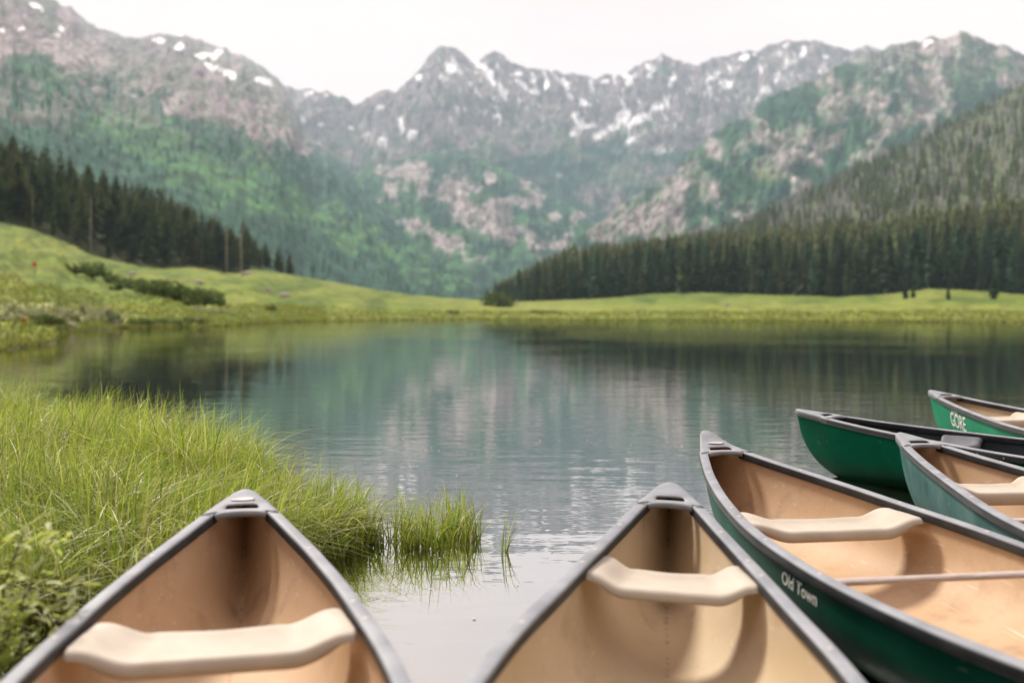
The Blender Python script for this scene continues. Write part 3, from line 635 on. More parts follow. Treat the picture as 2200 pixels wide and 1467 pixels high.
# little red sign on a post on the left hillside
M['red'] = mat('red_paint', (0.55, 0.06, 0.03), 0.6, 0.4, vary=0.15, vscale=6); M['orange'] = mat('orange_leaves', (0.50, 0.16, 0.03), 0.8, 0.2, vary=0.3, vscale=9)
D, z = find_ground(75, 590); e = empty('marker_post', ((75 - CX) / F * D, D, z)); tag(e, 'grey post with a small red marker plate on the left hillside', 'marker')
h_ = 26 / F * D
pm = MB(); pm.tube([(0, 0, -0.3), (0, 0, h_)], [0.05, 0.045], 8); pm.build('post', M['palebark'], e)
bm = bmesh.new(); bmesh.ops.create_cube(bm, size=1); me = bpy.data.meshes.new('plate'); bmesh.ops.bevel(bm, geom=bm.edges[:], offset=0.06, segments=2, affect='EDGES'); bm.to_mesh(me); bm.free(); me.materials.append(M['red'])
link('plate', me, e, (0, -0.08, h_ - 0.22), (0, 0, 0), (0.34, 0.05, 0.40))
D, z = find_ground(50, 700); e = empty('orange_plant', ((50 - CX) / F * D, D, z)); tag(e, 'small clump of orange-leaved plant at the left shore', 'plant')
om = shr[0].copy(); om.materials.clear(); om.materials.append(M['orange']); link('foliage', om, e, sc=(0.11, 0.11, 0.34)); link('stem', stem_me, e, sc=(0.11, 0.11, 0.3))

# ------------------------------------------------------------------ grass
def blades(name, roots, H, lean, bend, width, K, seg, label, base_dark=0.75, mat_=None):
    n = len(roots)
    ang = rng.uniform(0, 2 * np.pi, n); dirx, diry = lean
    t = np.linspace(0, 1, seg + 1)[None, :]
    # centre line: rises, then leans over along the lean direction
    hor = (bend[:, None] * t ** 2.2) * H[:, None]
    ver = H[:, None] * (t - 0.42 * np.minimum(bend[:, None], 1.4) * t ** 3.0)
    cxx = roots[:, 0:1] + dirx[:, None] * hor; cyy = roots[:, 1:2] + diry[:, None] * hor; czz = roots[:, 2:3] + ver
    wd = width[:, None] * (1 - t ** 1.8) * 0.5 + 0.0004
    sx = np.cos(ang)[:, None]; sy = np.sin(ang)[:, None]
    Lft = np.stack([cxx - sx * wd, cyy - sy * wd, czz], -1); Rgt = np.stack([cxx + sx * wd, cyy + sy * wd, czz], -1)
    V = np.stack([Lft, Rgt], 2).reshape(-1, 3)
    per = (seg + 1) * 2
    fb = np.array([(2 * i, 2 * i + 1, 2 * i + 3, 2 * i + 2) for i in range(seg)])
    Fc = (fb[None] + (np.arange(n) * per)[:, None, None]).reshape(-1, 4)
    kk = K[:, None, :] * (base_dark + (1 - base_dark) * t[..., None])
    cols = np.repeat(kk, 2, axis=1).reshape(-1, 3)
    o = mesh_np(name, V, Fc, mat_ or M['grass'], smooth=True, cols=np.clip(cols, 0, 1))
    tag(o, label, 'grass', kind='stuff'); return o
def inpoly(x, y, poly):
    c = np.zeros(x.shape, bool); j = len(poly) - 1
    for i in range(len(poly)):
        xi, yi = poly[i]; xj, yj = poly[j]
        c ^= ((yi > y) != (yj > y)) & (x < (xj - xi) * (y - yi) / (yj - yi + 1e-12) + xi); j = i
    return c
bank_poly = [(-0.58, 4.82), (-0.70, 5.12), (-1.1, 5.45), (-1.55, 6.1), (-2.0, 6.7), (-2.8, 7.5), (-3.8, 8.4), (-5.0, 9.0), (-8.5, 10.2), (-9.5, 6), (-8, 2.8), (-3.2, 2.65), (-2.2, 3.0), (-1.78, 3.35), (-1.35, 3.95), (-0.95, 4.38)]
GC = np.array([(0.33, 0.42, 0.045), (0.22, 0.33, 0.032), (0.46, 0.52, 0.085), (0.56, 0.52, 0.22), (0.12, 0.185, 0.022)])
def grass_cols(n, pr=(0.35, 0.20, 0.25, 0.12, 0.08)):
    return GC[rng.choice(5, n, p=pr)] * (0.75 + 0.5 * rng.random((n, 1)))
n0 = 150000
x = rng.uniform(-6.2, -0.5, n0); y = rng.uniform(2.6, 9.8, n0)
vis = inpoly(x, y, bank_poly) & (x > -(y * 0.53 + 0.45))
clump = fbm(x * 2.2, y * 2.2, 501, 3)
vis &= rng.random(n0) < np.clip((clump - 0.22) * 2.6, 0.15, 1)
x, y, clump = x[vis], y[vis], clump[vis]
if len(x) > 52000: x, y, clump = x[:52000], y[:52000], clump[:52000]
n_ = len(x)
# distance to the water side edge -> shorter and droopier blades at the tip of the bank
edge = np.clip((-0.6 - x) / 1.6 + (y - 4.8) * 0.12, 0, 1)
Hb = (0.27 + 0.225 * edge) * rng.uniform(0.5, 1.3, n_) * (0.42 + 1.02 * clump)
la = 2 * np.pi * fbm(x * 0.9, y * 0.9, 511, 3) * 2 + rng.normal(0, 0.9, n_)
bend = np.clip(rng.gamma(1.7, 0.42, n_), 0.05, 1.9)
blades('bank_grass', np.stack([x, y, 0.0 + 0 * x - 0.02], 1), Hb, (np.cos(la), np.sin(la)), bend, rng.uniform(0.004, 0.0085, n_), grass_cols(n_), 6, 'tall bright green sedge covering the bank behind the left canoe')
pick = rng.choice(n_, 3200, replace=False); xp, yp = x[pick], y[pick]; la = rng.uniform(0, 6.28, 3200)
blades('drooping_sedge', np.stack([xp, yp, 0 * xp], 1), Hb[pick] * rng.uniform(0.95, 1.2, 3200), (np.cos(la), np.sin(la)), rng.uniform(1.0, 1.9, 3200), rng.uniform(0.006, 0.011, 3200), np.where(rng.random((3200, 1)) < 0.45, np.array((0.58, 0.52, 0.24)), np.array((0.44, 0.52, 0.11))) * (0.7 + 0.5 * rng.random((3200, 1))), 8, 'pale bent and straw-coloured sedge blades lying over the bank grass')
# tuft standing in the water off the tip of the bank
n_ = 760; th = rng.uniform(0, 6.28, n_); rr = np.sqrt(rng.random(n_))
x = -0.38 + 0.24 * rr * np.cos(th); y = 4.95 + 0.22 * rr * np.sin(th) + 0.12 * (x + 0.4)
keep = rng.random(n_) < np.clip(fbm(x * 7, y * 7, 521, 3) * 2.4 - 0.6, 0.05, 1); x, y = x[keep], y[keep]; n_ = len(x)
la = rng.uniform(0, 6.28, n_)
blades('reed_tuft', np.stack([x, y, 0 * x - 0.06], 1), rng.uniform(0.16, 0.36, n_), (np.cos(la), np.sin(la)), np.clip(rng.gamma(2, 0.25, n_), 0.05, 1.4), rng.uniform(0.004, 0.0075, n_), grass_cols(n_, (0.36, 0.16, 0.30, 0.12, 0.06)), 6, 'thin tuft of sedge standing in the water off the bank')
n_ = 9; x = -0.035 + rng.normal(0, 0.008, n_); y = 4.72 + rng.normal(0, 0.01, n_); la = rng.uniform(-0.8, 0.9, n_)
blades('water_sprig', np.stack([x, y, 0 * x - 0.06], 1), rng.uniform(0.14, 0.30, n_), (np.cos(la), np.sin(la)), rng.uniform(0.05, 0.35, n_), rng.uniform(0.004, 0.007, n_), grass_cols(n_), 6, 'single sprig of grass rising from the water')
# bank soil
bb = MB(); cpt = (-3.2, 6.0)
rows = []
for k, (s_, z_) in enumerate([(0.05, 0.04), (0.5, 0.05), (0.85, 0.035), (0.97, 0.0), (1.03, -0.25)]):
    rows.append([(cpt[0] + (p[0] - cpt[0]) * s_, cpt[1] + (p[1] - cpt[1]) * s_, z_ + 0.02 * random.uniform(-1, 1) * (k < 3)) for p in bank_poly])
bb.grid(rows, True); tag(bb.build('grass_bank', M['mud']), 'low marshy bank under the tall grass at the left', 'bank', kind='structure')
# grass fringe on the far shores
n_ = 26000
u = np.concatenate([rng.uniform(-140, 700, n_ // 2), rng.uniform(600, 2320, n_ - n_ // 2)])
q = rng.random(n_) ** 1.8 * 0.16
D = S_(u) + 0.3 + q * (E_(u) - S_(u)); z = ground_z(u, D); k_ = (z > -0.1)
u, D, z = u[k_], D[k_], z[k_]; n_ = len(u); la = rng.uniform(0, 6.28, n_)
blades('meadow_grass', np.stack([(u - CX) / F * D, D, z - 0.05], 1), rng.uniform(0.12, 0.38, n_), (np.cos(la), np.sin(la)), rng.uniform(0.1, 0.7, n_), D / F * rng.uniform(2.2, 4.5, n_), np.array((0.17, 0.21, 0.035)) * (0.6 + 0.8 * rng.random((n_, 1))) + np.array((0.06, 0.03, 0.01)) * rng.random((n_, 1)), 3, 'rough grass fringe along the far lake shore')

# specks of fluff and insects afloat between the bank and the canoes
fm = MB()
for k in range(70):
    y_ = random.uniform(3.6, 9.0); x_ = random.uniform(-0.2, 0.36) * y_; a_ = random.uniform(0, 6.28); l_ = random.uniform(0.004, 0.012); b_ = l_ * random.uniform(0.3, 0.6)
    c_, d_ = math.cos(a_), math.sin(a_)
    fm.add([(x_ - c_ * l_, y_ - d_ * l_, 0.003), (x_ + d_ * b_, y_ - c_ * b_, 0.004), (x_ + c_ * l_, y_ + d_ * l_, 0.003), (x_ - d_ * b_, y_ + c_ * b_, 0.004), (x_, y_, 0.009)], [(0, 1, 4), (1, 2, 4), (2, 3, 4), (3, 0, 4)])
M['fluff'] = mat('seed_fluff', (0.7, 0.68, 0.64), 0.9, 0.1, vary=0.2, vscale=30)
tag(fm.build('floating_fluff', M['fluff'], smooth=False), 'tiny pale specks of fluff afloat on the lake', 'fluff', kind='stuff')

# willow sprigs at the lower left corner
lfm = []
M['willow'] = mat('willow_leaf', (0.58, 0.66, 0.17), 0.6, 0.2, vary=0.35, vscale=14, trans=0.6)
M['willow2'] = mat('willow_leaf_pale', (0.62, 0.66, 0.36), 0.5, 0.5, vary=0.25, vscale=14, trans=0.6)
for mt in (M['willow'], M['willow'], M['willow2']):
    b_ = MB(); rows = []
    for i in range(6):
        t_ = i / 5; wd_ = 0.0062 * math.sin(math.pi * min(1, t_ * 0.96 + 0.03)) ** 0.8 + 0.0004
        z_ = -0.012 * t_ * t_
        rows.append([(0.046 * t_, -wd_, z_ + 0.003), (0.046 * t_, 0, z_), (0.046 * t_, wd_, z_ + 0.003)])
    b_.grid(rows); lfm.append(b_.mesh('leaf', mt))
def willow(x0, y0, z0, stems, label):
    e = empty('willow_shrub', (x0, y0, z0)); tag(e, label, 'shrub')
    rg = random.Random(77 + int(abs(x0) * 100))
    for (dx, dy, h, nl) in stems:
        pts_ = []
        for i in range(9):
            t_ = i / 8; pts_.append(Vector((dx * t_ ** 1.5 + 0.012 * rg.uniform(-1, 1), dy * t_ + 0.012 * rg.uniform(-1, 1), h * t_)))
        m_ = MB(); m_.tube(pts_, [0.0045 * (1 - 0.7 * i / 8) + 0.0008 for i in range(9)], 6); m_.build('stem', M['bark'], e)
        for k in range(int(nl * 1.6)):
            t_ = rg.uniform(0.3, 1.0); f_ = t_ * 8; i = min(7, int(f_)); p = pts_[i].lerp(pts_[i + 1], f_ - i)
            p = p + Vector((rg.uniform(-1, 1), rg.uniform(-1, 1), rg.uniform(-0.7, 0.7))) * 0.03
            s = rg.uniform(0.6, 1.25)
            link('leaf', rg.choice(lfm), e, p, (rg.uniform(-1.0, 1.0), rg.uniform(-0.9, 0.5), rg.uniform(0, 6.28)), (s, s, s))
willow(-1.42, 2.62, 0.0, [(0.02, 0, 0.62, 40), (0.10, 0.05, 0.56, 36), (-0.08, 0.1, 0.58, 34), (0.17, -0.02, 0.44, 34), (0.22, 0.06, 0.58, 34), (0.02, -0.12, 0.48, 30), (-0.02, 0.12, 0.40, 30), (0.12, 0.0, 0.36, 26), (0.27, 0.02, 0.38, 24), (0.30, 0.03, 0.48, 20)], 'blurred willow shrub with pale green leaves at the left edge')
willow(-1.20, 2.12, 0.0, [(-0.02, 0, 0.30, 16), (0.05, 0.02, 0.27, 16), (-0.06, 0.03, 0.33, 14), (0.02, -0.03, 0.22, 12)], 'low blurred willow sprig in the bottom left corner beside the canoe')

# ------------------------------------------------------------------ canoes
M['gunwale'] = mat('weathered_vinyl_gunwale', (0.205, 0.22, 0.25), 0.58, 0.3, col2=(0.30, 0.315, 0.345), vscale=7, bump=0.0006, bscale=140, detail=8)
M['gunwale_shade'] = mat('shaded_vinyl_side', (0.034, 0.037, 0.040), 0.55, 0.3, vary=0.35, vscale=9, bump=0.0006, bscale=140)
M['deckplate'] = mat('textured_deck_plastic', (0.195, 0.21, 0.24), 0.6, 0.3, col2=(0.29, 0.305, 0.335), vscale=9, bump=0.0008, bscale=260, detail=8)
M['black'] = mat('black_plastic', (0.012, 0.012, 0.013), 0.5, 0.4, vary=0.3, vscale=20)
M['rivet'] = mat('rivet_metal', (0.45, 0.405, 0.38), 0.5, 0.4, vary=0.15, vscale=60)
M['badge'] = mat('oval_badge', (0.42, 0.40, 0.40), 0.45, 0.5, vary=0.2, vscale=40)
M['seat'] = mat('moulded_seat_plastic', (0.45, 0.395, 0.325), 0.6, 0.28, col2=(0.51, 0.45, 0.38), vscale=9, bump=0.0004, bscale=220, detail=7)
M['seatdark'] = mat('grey_seat_plastic', (0.12, 0.125, 0.145), 0.55, 0.35, vary=0.15, vscale=8)
M['wood'] = mat('weathered_thwart_wood', (0.36, 0.29, 0.26), 0.7, 0.3, col2=(0.52, 0.45, 0.42), vscale=18, stretch=(8, 0.8, 8), bump=0.001, bscale=40)
M['letter'] = mat('white_decal', (0.80, 0.80, 0.74), 0.55, 0.4, vary=0.25, vscale=70)
M['ghost'] = mat('worn_pale_decal', (0.40, 0.52, 0.44), 0.6, 0.3, vary=0.4, vscale=90)
def hull_mat(name, c, c2, rough):
    """green skin with scuffs, pale scratches and a murky waterline stain"""
    m = mat(name, c, rough + 0.05, 0.16, col2=c2, vscale=5, bump=0.0008, bscale=30, detail=8)
    nt = m.node_tree; L = nt.links.new; b = nt.nodes['Principled BSDF']; b.inputs['IOR'].default_value = 1.18
    src = b.inputs['Base Color'].links[0].from_socket
    tc = nt.nodes.new('ShaderNodeTexCoord')
    mp = nt.nodes.new('ShaderNodeMapping'); mp.inputs['Scale'].default_value = (3, 60, 60); L(tc.outputs['Object'], mp.inputs['Vector'])
    n = nt.nodes.new('ShaderNodeTexNoise'); n.inputs['Scale'].default_value = 1.0; n.inputs['Detail'].default_value = 8; L(mp.outputs['Vector'], n.inputs['Vector'])
    r = nt.nodes.new('ShaderNodeMapRange'); r.inputs['From Min'].default_value = 0.66; r.inputs['From Max'].default_value = 0.74; r.inputs['To Max'].default_value = 0.55; L(n.outputs['Fac'], r.inputs['Value'])
    mx = nt.nodes.new('ShaderNodeMix'); mx.data_type = 'RGBA'; mx.inputs['B'].default_value = (0.25, 0.36, 0.30, 1)
    L(r.outputs['Result'], mx.inputs['Factor']); L(src, mx.inputs['A'])
    sp = nt.nodes.new('ShaderNodeSeparateXYZ'); L(tc.outputs['Object'], sp.inputs['Vector'])
    n2 = nt.nodes.new('ShaderNodeTexNoise'); n2.inputs['Scale'].default_value = 7; n2.inputs['Detail'].default_value = 5; L(tc.outputs['Object'], n2.inputs['Vector'])
    ad = nt.nodes.new('ShaderNodeMath'); ad.operation = 'MULTIPLY_ADD'; ad.inputs[1].default_value = 0.10; L(n2.outputs['Fac'], ad.inputs[0]); L(sp.outputs['Z'], ad.inputs[2])
    r2 = nt.nodes.new('ShaderNodeMapRange'); r2.inputs['From Min'].default_value = 0.20; r2.inputs['From Max'].default_value = 0.09; r2.inputs['To Max'].default_value = 0.55; L(ad.outputs[0], r2.inputs['Value'])
    mx2 = nt.nodes.new('ShaderNodeMix'); mx2.data_type = 'RGBA'; mx2.inputs['B'].default_value = (0.022, 0.036, 0.016, 1)
    L(r2.outputs['Result'], mx2.inputs['Factor']); L(mx.outputs['Result'], mx2.inputs['A']); L(mx2.outputs['Result'], b.inputs['Base Color'])
    return m
def liner_mat(name, c, c2):
    """speckled tan inner skin with rubbed streaks along the keel"""
    m = mat(name, c, 0.6, 0.25, col2=c2, vscale=3.2, bump=0.0007, bscale=170, detail=9)
    nt = m.node_tree; L = nt.links.new; b = nt.nodes['Principled BSDF']
    src = b.inputs['Base Color'].links[0].from_socket
    tc = nt.nodes.new('ShaderNodeTexCoord')
    n = nt.nodes.new('ShaderNodeTexNoise'); n.inputs['Scale'].default_value = 160; n.inputs['Detail'].default_value = 2; L(tc.outputs['Object'], n.inputs['Vector'])
    r = nt.nodes.new('ShaderNodeMapRange'); r.inputs['From Min'].default_value = 0.62; r.inputs['From Max'].default_value = 0.72; r.inputs['To Max'].default_value = 0.35; L(n.outputs['Fac'], r.inputs['Value'])
    mx = nt.nodes.new('ShaderNodeMix'); mx.data_type = 'RGBA'; mx.inputs['B'].default_value = (0.20, 0.13, 0.08, 1); L(r.outputs['Result'], mx.inputs['Factor']); L(src, mx.inputs['A'])
    sp = nt.nodes.new('ShaderNodeSeparateXYZ'); L(tc.outputs['Object'], sp.inputs['Vector'])
    ab = nt.nodes.new('ShaderNodeMath'); ab.operation = 'ABSOLUTE'; L(sp.outputs['Y'], ab.inputs[0])
    n3 = nt.nodes.new('ShaderNodeTexNoise'); n3.inputs['Scale'].default_value = 26; n3.inputs['Detail'].default_value = 6; L(tc.outputs['Object'], n3.inputs['Vector'])
    ml = nt.nodes.new('ShaderNodeMath'); ml.operation = 'MULTIPLY_ADD'; ml.inputs[1].default_value = 0.055; ml.inputs[2].default_value = -0.0285; L(n3.outputs['Fac'], ml.inputs[0])
    gt = nt.nodes.new('ShaderNodeMath'); gt.operation = 'SUBTRACT'; L(ml.outputs[0], gt.inputs[0]); L(ab.outputs[0], gt.inputs[1])
    r2 = nt.nodes.new('ShaderNodeMapRange'); r2.inputs['From Min'].default_value = -0.006; r2.inputs['From Max'].default_value = 0.003; r2.inputs['To Max'].default_value = 0.4; L(gt.outputs[0], r2.inputs['Value'])
    mx2 = nt.nodes.new('ShaderNodeMix'); mx2.data_type = 'RGBA'; mx2.inputs['B'].default_value = (0.24, 0.10, 0.06, 1); L(r2.outputs['Result'], mx2.inputs['Factor']); L(mx.outputs['Result'], mx2.inputs['A'])
    # fine rubbed scratches and grubby patches
    mp3 = nt.nodes.new('ShaderNodeMapping'); mp3.inputs['Scale'].default_value = (2.5, 70, 70); mp3.inputs['Rotation'].default_value = (0.2, 0.1, 0.25); L(tc.outputs['Object'], mp3.inputs['Vector'])
    n4 = nt.nodes.new('ShaderNodeTexNoise'); n4.inputs['Scale'].default_value = 1.0; n4.inputs['Detail'].default_value = 9; L(mp3.outputs['Vector'], n4.inputs['Vector'])
    r4 = nt.nodes.new('ShaderNodeMapRange'); r4.inputs['From Min'].default_value = 0.64; r4.inputs['From Max'].default_value = 0.72; r4.inputs['To Max'].default_value = 0.7; L(n4.outputs['Fac'], r4.inputs['Value'])
    mx4 = nt.nodes.new('ShaderNodeMix'); mx4.data_type = 'RGBA'; mx4.inputs['B'].default_value = (0.66, 0.55, 0.42, 1); L(r4.outputs['Result'], mx4.inputs['Factor']); L(mx2.outputs['Result'], mx4.inputs['A'])
    n5 = nt.nodes.new('ShaderNodeTexNoise'); n5.inputs['Scale'].default_value = 5.5; n5.inputs['Detail'].default_value = 8; n5.inputs['Roughness'].default_value = 0.65; L(tc.outputs['Object'], n5.inputs['Vector'])
    r5 = nt.nodes.new('ShaderNodeMapRange'); r5.inputs['From Min'].default_value = 0.54; r5.inputs['From Max'].default_value = 0.74; r5.inputs['To Max'].default_value = 0.5; L(n5.outputs['Fac'], r5.inputs['Value'])
    mx5 = nt.nodes.new('ShaderNodeMix'); mx5.data_type = 'RGBA'; mx5.inputs['B'].default_value = (0.25, 0.165, 0.10, 1); L(r5.outputs['Result'], mx5.inputs['Factor']); L(mx4.outputs['Result'], mx5.inputs['A'])
    L(mx5.outputs['Result'], b.inputs['Base Color'])
    return m
M['hull_dark'] = hull_mat('dark_green_hull', (0.006, 0.066, 0.040), (0.010, 0.090, 0.056), 0.36)
M['hull_emerald'] = hull_mat('emerald_green_hull', (0.0, 0.125, 0.062), (0.001, 0.16, 0.084), 0.30)
M['hull_bright'] = hull_mat('bright_green_hull', (0.002, 0.19, 0.094), (0.010, 0.24, 0.125), 0.4)
M['hull_teal'] = hull_mat('faded_teal_green_hull', (0.030, 0.10, 0.09), (0.08, 0.17, 0.165), 0.42)
M['liner_tan'] = liner_mat('tan_liner', (0.48, 0.320, 0.190), (0.545, 0.380, 0.245))
M['liner_pale'] = liner_mat('pale_sand_liner', (0.49, 0.375, 0.235), (0.56, 0.44, 0.305))
M['liner_black'] = mat('charcoal_liner', (0.045, 0.055, 0.062), 0.45, 0.5, vary=0.25, vscale=6, bump=0.0008, bscale=150)
LEN = 4.6
W_STERN = ([0, 0.04, 0.1, 0.2, 0.3, 0.6, 0.8, 1.2, 1.74, 2.3], [0.014, 0.026, 0.044, 0.075, 0.108, 0.178, 0.222, 0.305, 0.405, 0.445])
W_BOW = ([0, 0.04, 0.1, 0.2, 0.3, 0.6, 0.8, 1.2, 1.74, 2.3], [0.014, 0.026, 0.046, 0.082, 0.118, 0.205, 0.258, 0.345, 0.425, 0.445])
def smooth_interp(s, xs, ys):
    # monotone-ish cubic (Catmull) interpolation
    xs = list(xs); ys = list(ys)
    if s <= xs[0]: return ys[0]
    if s >= xs[-1]: return ys[-1]
    i = max(k for k in range(len(xs)) if xs[k] <= s); i = min(i, len(xs) - 2)
    def sl(k):
        if k == 0: return (ys[1] - ys[0]) / (xs[1] - xs[0])
        if k == len(xs) - 1: return 0.0
        return (ys[k + 1] - ys[k - 1]) / (xs[k + 1] - xs[k - 1])
    h = xs[i + 1] - xs[i]; t = (s - xs[i]) / h
    return (2 * t ** 3 - 3 * t * t + 1) * ys[i] + (t ** 3 - 2 * t * t + t) * h * sl(i) + (-2 * t ** 3 + 3 * t * t) * ys[i + 1] + (t ** 3 - t * t) * h * sl(i + 1)
SHEER = ([0, 0.15, 0.3, 0.6, 1.0, 1.5, 2.3], [0.425, 0.412, 0.397, 0.372, 0.348, 0.325, 0.312])
class Shape:
    def __init__(s, front, upturn=0.0):
        s.front = W_STERN if front == 'stern' else W_BOW; s.rear = W_BOW if front == 'stern' else W_STERN; s.up = upturn
    def w(s, x): return smooth_interp(x, *s.front) if x <= LEN / 2 else smooth_interp(LEN - x, *s.rear)
    def g(s, x):
        q = min(x, LEN - x); v = smooth_interp(q, *SHEER)
        if x < 0.3: v += s.up * max(0.0, 1 - x / 0.26) ** 2.0
        return v
    def k(s, x):
        q = max(0.0, min(x, LEN - x)); S = 0.50; kb = -0.03
        t = min(1.0, q / S); zt = s.g(x) - 0.01
        return zt - (zt - kb) * math.sqrt(max(0, 1 - (1 - t) ** 2))
    def n(s, x): q = min(x, LEN - x); return 1.25 + 1.5 * min(1, q / 1.3) ** 0.9
    def pt(s, x, th, ins=0.0):
        n = s.n(x); w = max(0.002, s.w(x) - ins); g = s.g(x); k = min(g - 0.004, max(s.k(x) + ins * 1.2, 0.022 if ins else -9))
        return (x, w * abs(math.sin(th)) ** (2 / n), g - (g - k) * abs(math.cos(th)) ** (2 / n))
    def side(s, x, z):
        n = s.n(x); g = s.g(x); k = s.k(x); r = max(0, min(1, (g - z) / (g - k))); return s.w(x) * (1 - r ** n) ** (1 / n)
def stations():
    a = [0.5 * (1 - math.cos(math.pi / 2 * i / 18)) for i in range(19)]
    b = [0.5 + (LEN - 1.0) * i / 44 for i in range(1, 44)]
    return a + b + [LEN - q for q in reversed(a)]
disc = MB(); rows = []
for (r_, z_) in ((1.0, -0.3), (1.0, 0.15), (0.8, 0.32), (0.4, 0.42), (0.02, 0.45)): rows.append([(r_ * math.cos(6.283 * k / 14), r_ * math.sin(6.283 * k / 14), z_) for k in range(14)])
disc.grid(rows, True, True, True); rivet_me = disc.mesh('rivet', M['rivet'])
def make_seat(sh, s0, m, parent, depth=0.25, lip=0.05, drop=0.030, inset=0.012):
    half = min(sh.w(s0 - depth * 0.45), sh.w(s0)) - 0.012
    zg = sh.g(s0) - 0.012
    mb = MB(); rows = []; na = 41
    for i in range(na):
        a = -1 + 2 * i / (na - 1); aa = abs(a)
        wing = sstep(0.52, 0.92, np.array(aa)); wing = float(wing)
        # the far edge (towards the tip) is scooped between the wings with a soft centre bump
        far = -depth * (0.5 + 0.10 * wing - 0.10 * math.cos(min(1, aa / 0.55) * math.pi) * (aa < 0.55) * 0.35 - 0.05)
        near = depth * (0.5 - 0.10 * wing)
        top = zg - drop * (1 - wing) - 0.004
        lipz = lip * (1 - 0.72 * float(sstep(0.72, 1.0, np.array(aa))))
        wloc = lambda s_: sh.w(s0 + s_) - inset
        row = []
        prof = [(far + 0.010, -lipz * 0.55), (far + 0.001, -lipz * 0.35), (far - 0.004, -0.012), (far + 0.004, 0.002), (far + 0.02, 0.005)]
        for q in (0.2, 0.35, 0.5, 0.65, 0.8): prof.append((far + (near - far) * q, -0.010 * math.sin(math.pi * q) * (1 - wing) + 0.004 * wing * math.sin(math.pi * q)))
        prof += [(near - 0.028, 0.003), (near - 0.012, 0.000), (near - 0.002, -0.010), (near + 0.002, -0.024), (near + 0.0, -lipz * 0.75), (near - 0.008, -lipz * 0.97), (near - 0.022, -lipz), (near - 0.045, -lipz * 0.86)]
        prof += [(near - 0.07, -0.030), (far + 0.05, -0.026)]
        for (ds, dz) in prof: row.append((s0 + ds, a * wloc(ds), top + dz))
        rows.append(row)
    mb.grid(rows, True, True, True)
    o = mb.build('seat', m, parent)
    sm = o.modifiers.new('smooth', 'SUBSURF'); sm.levels = 1; sm.render_levels = 1
    return o, half, zg
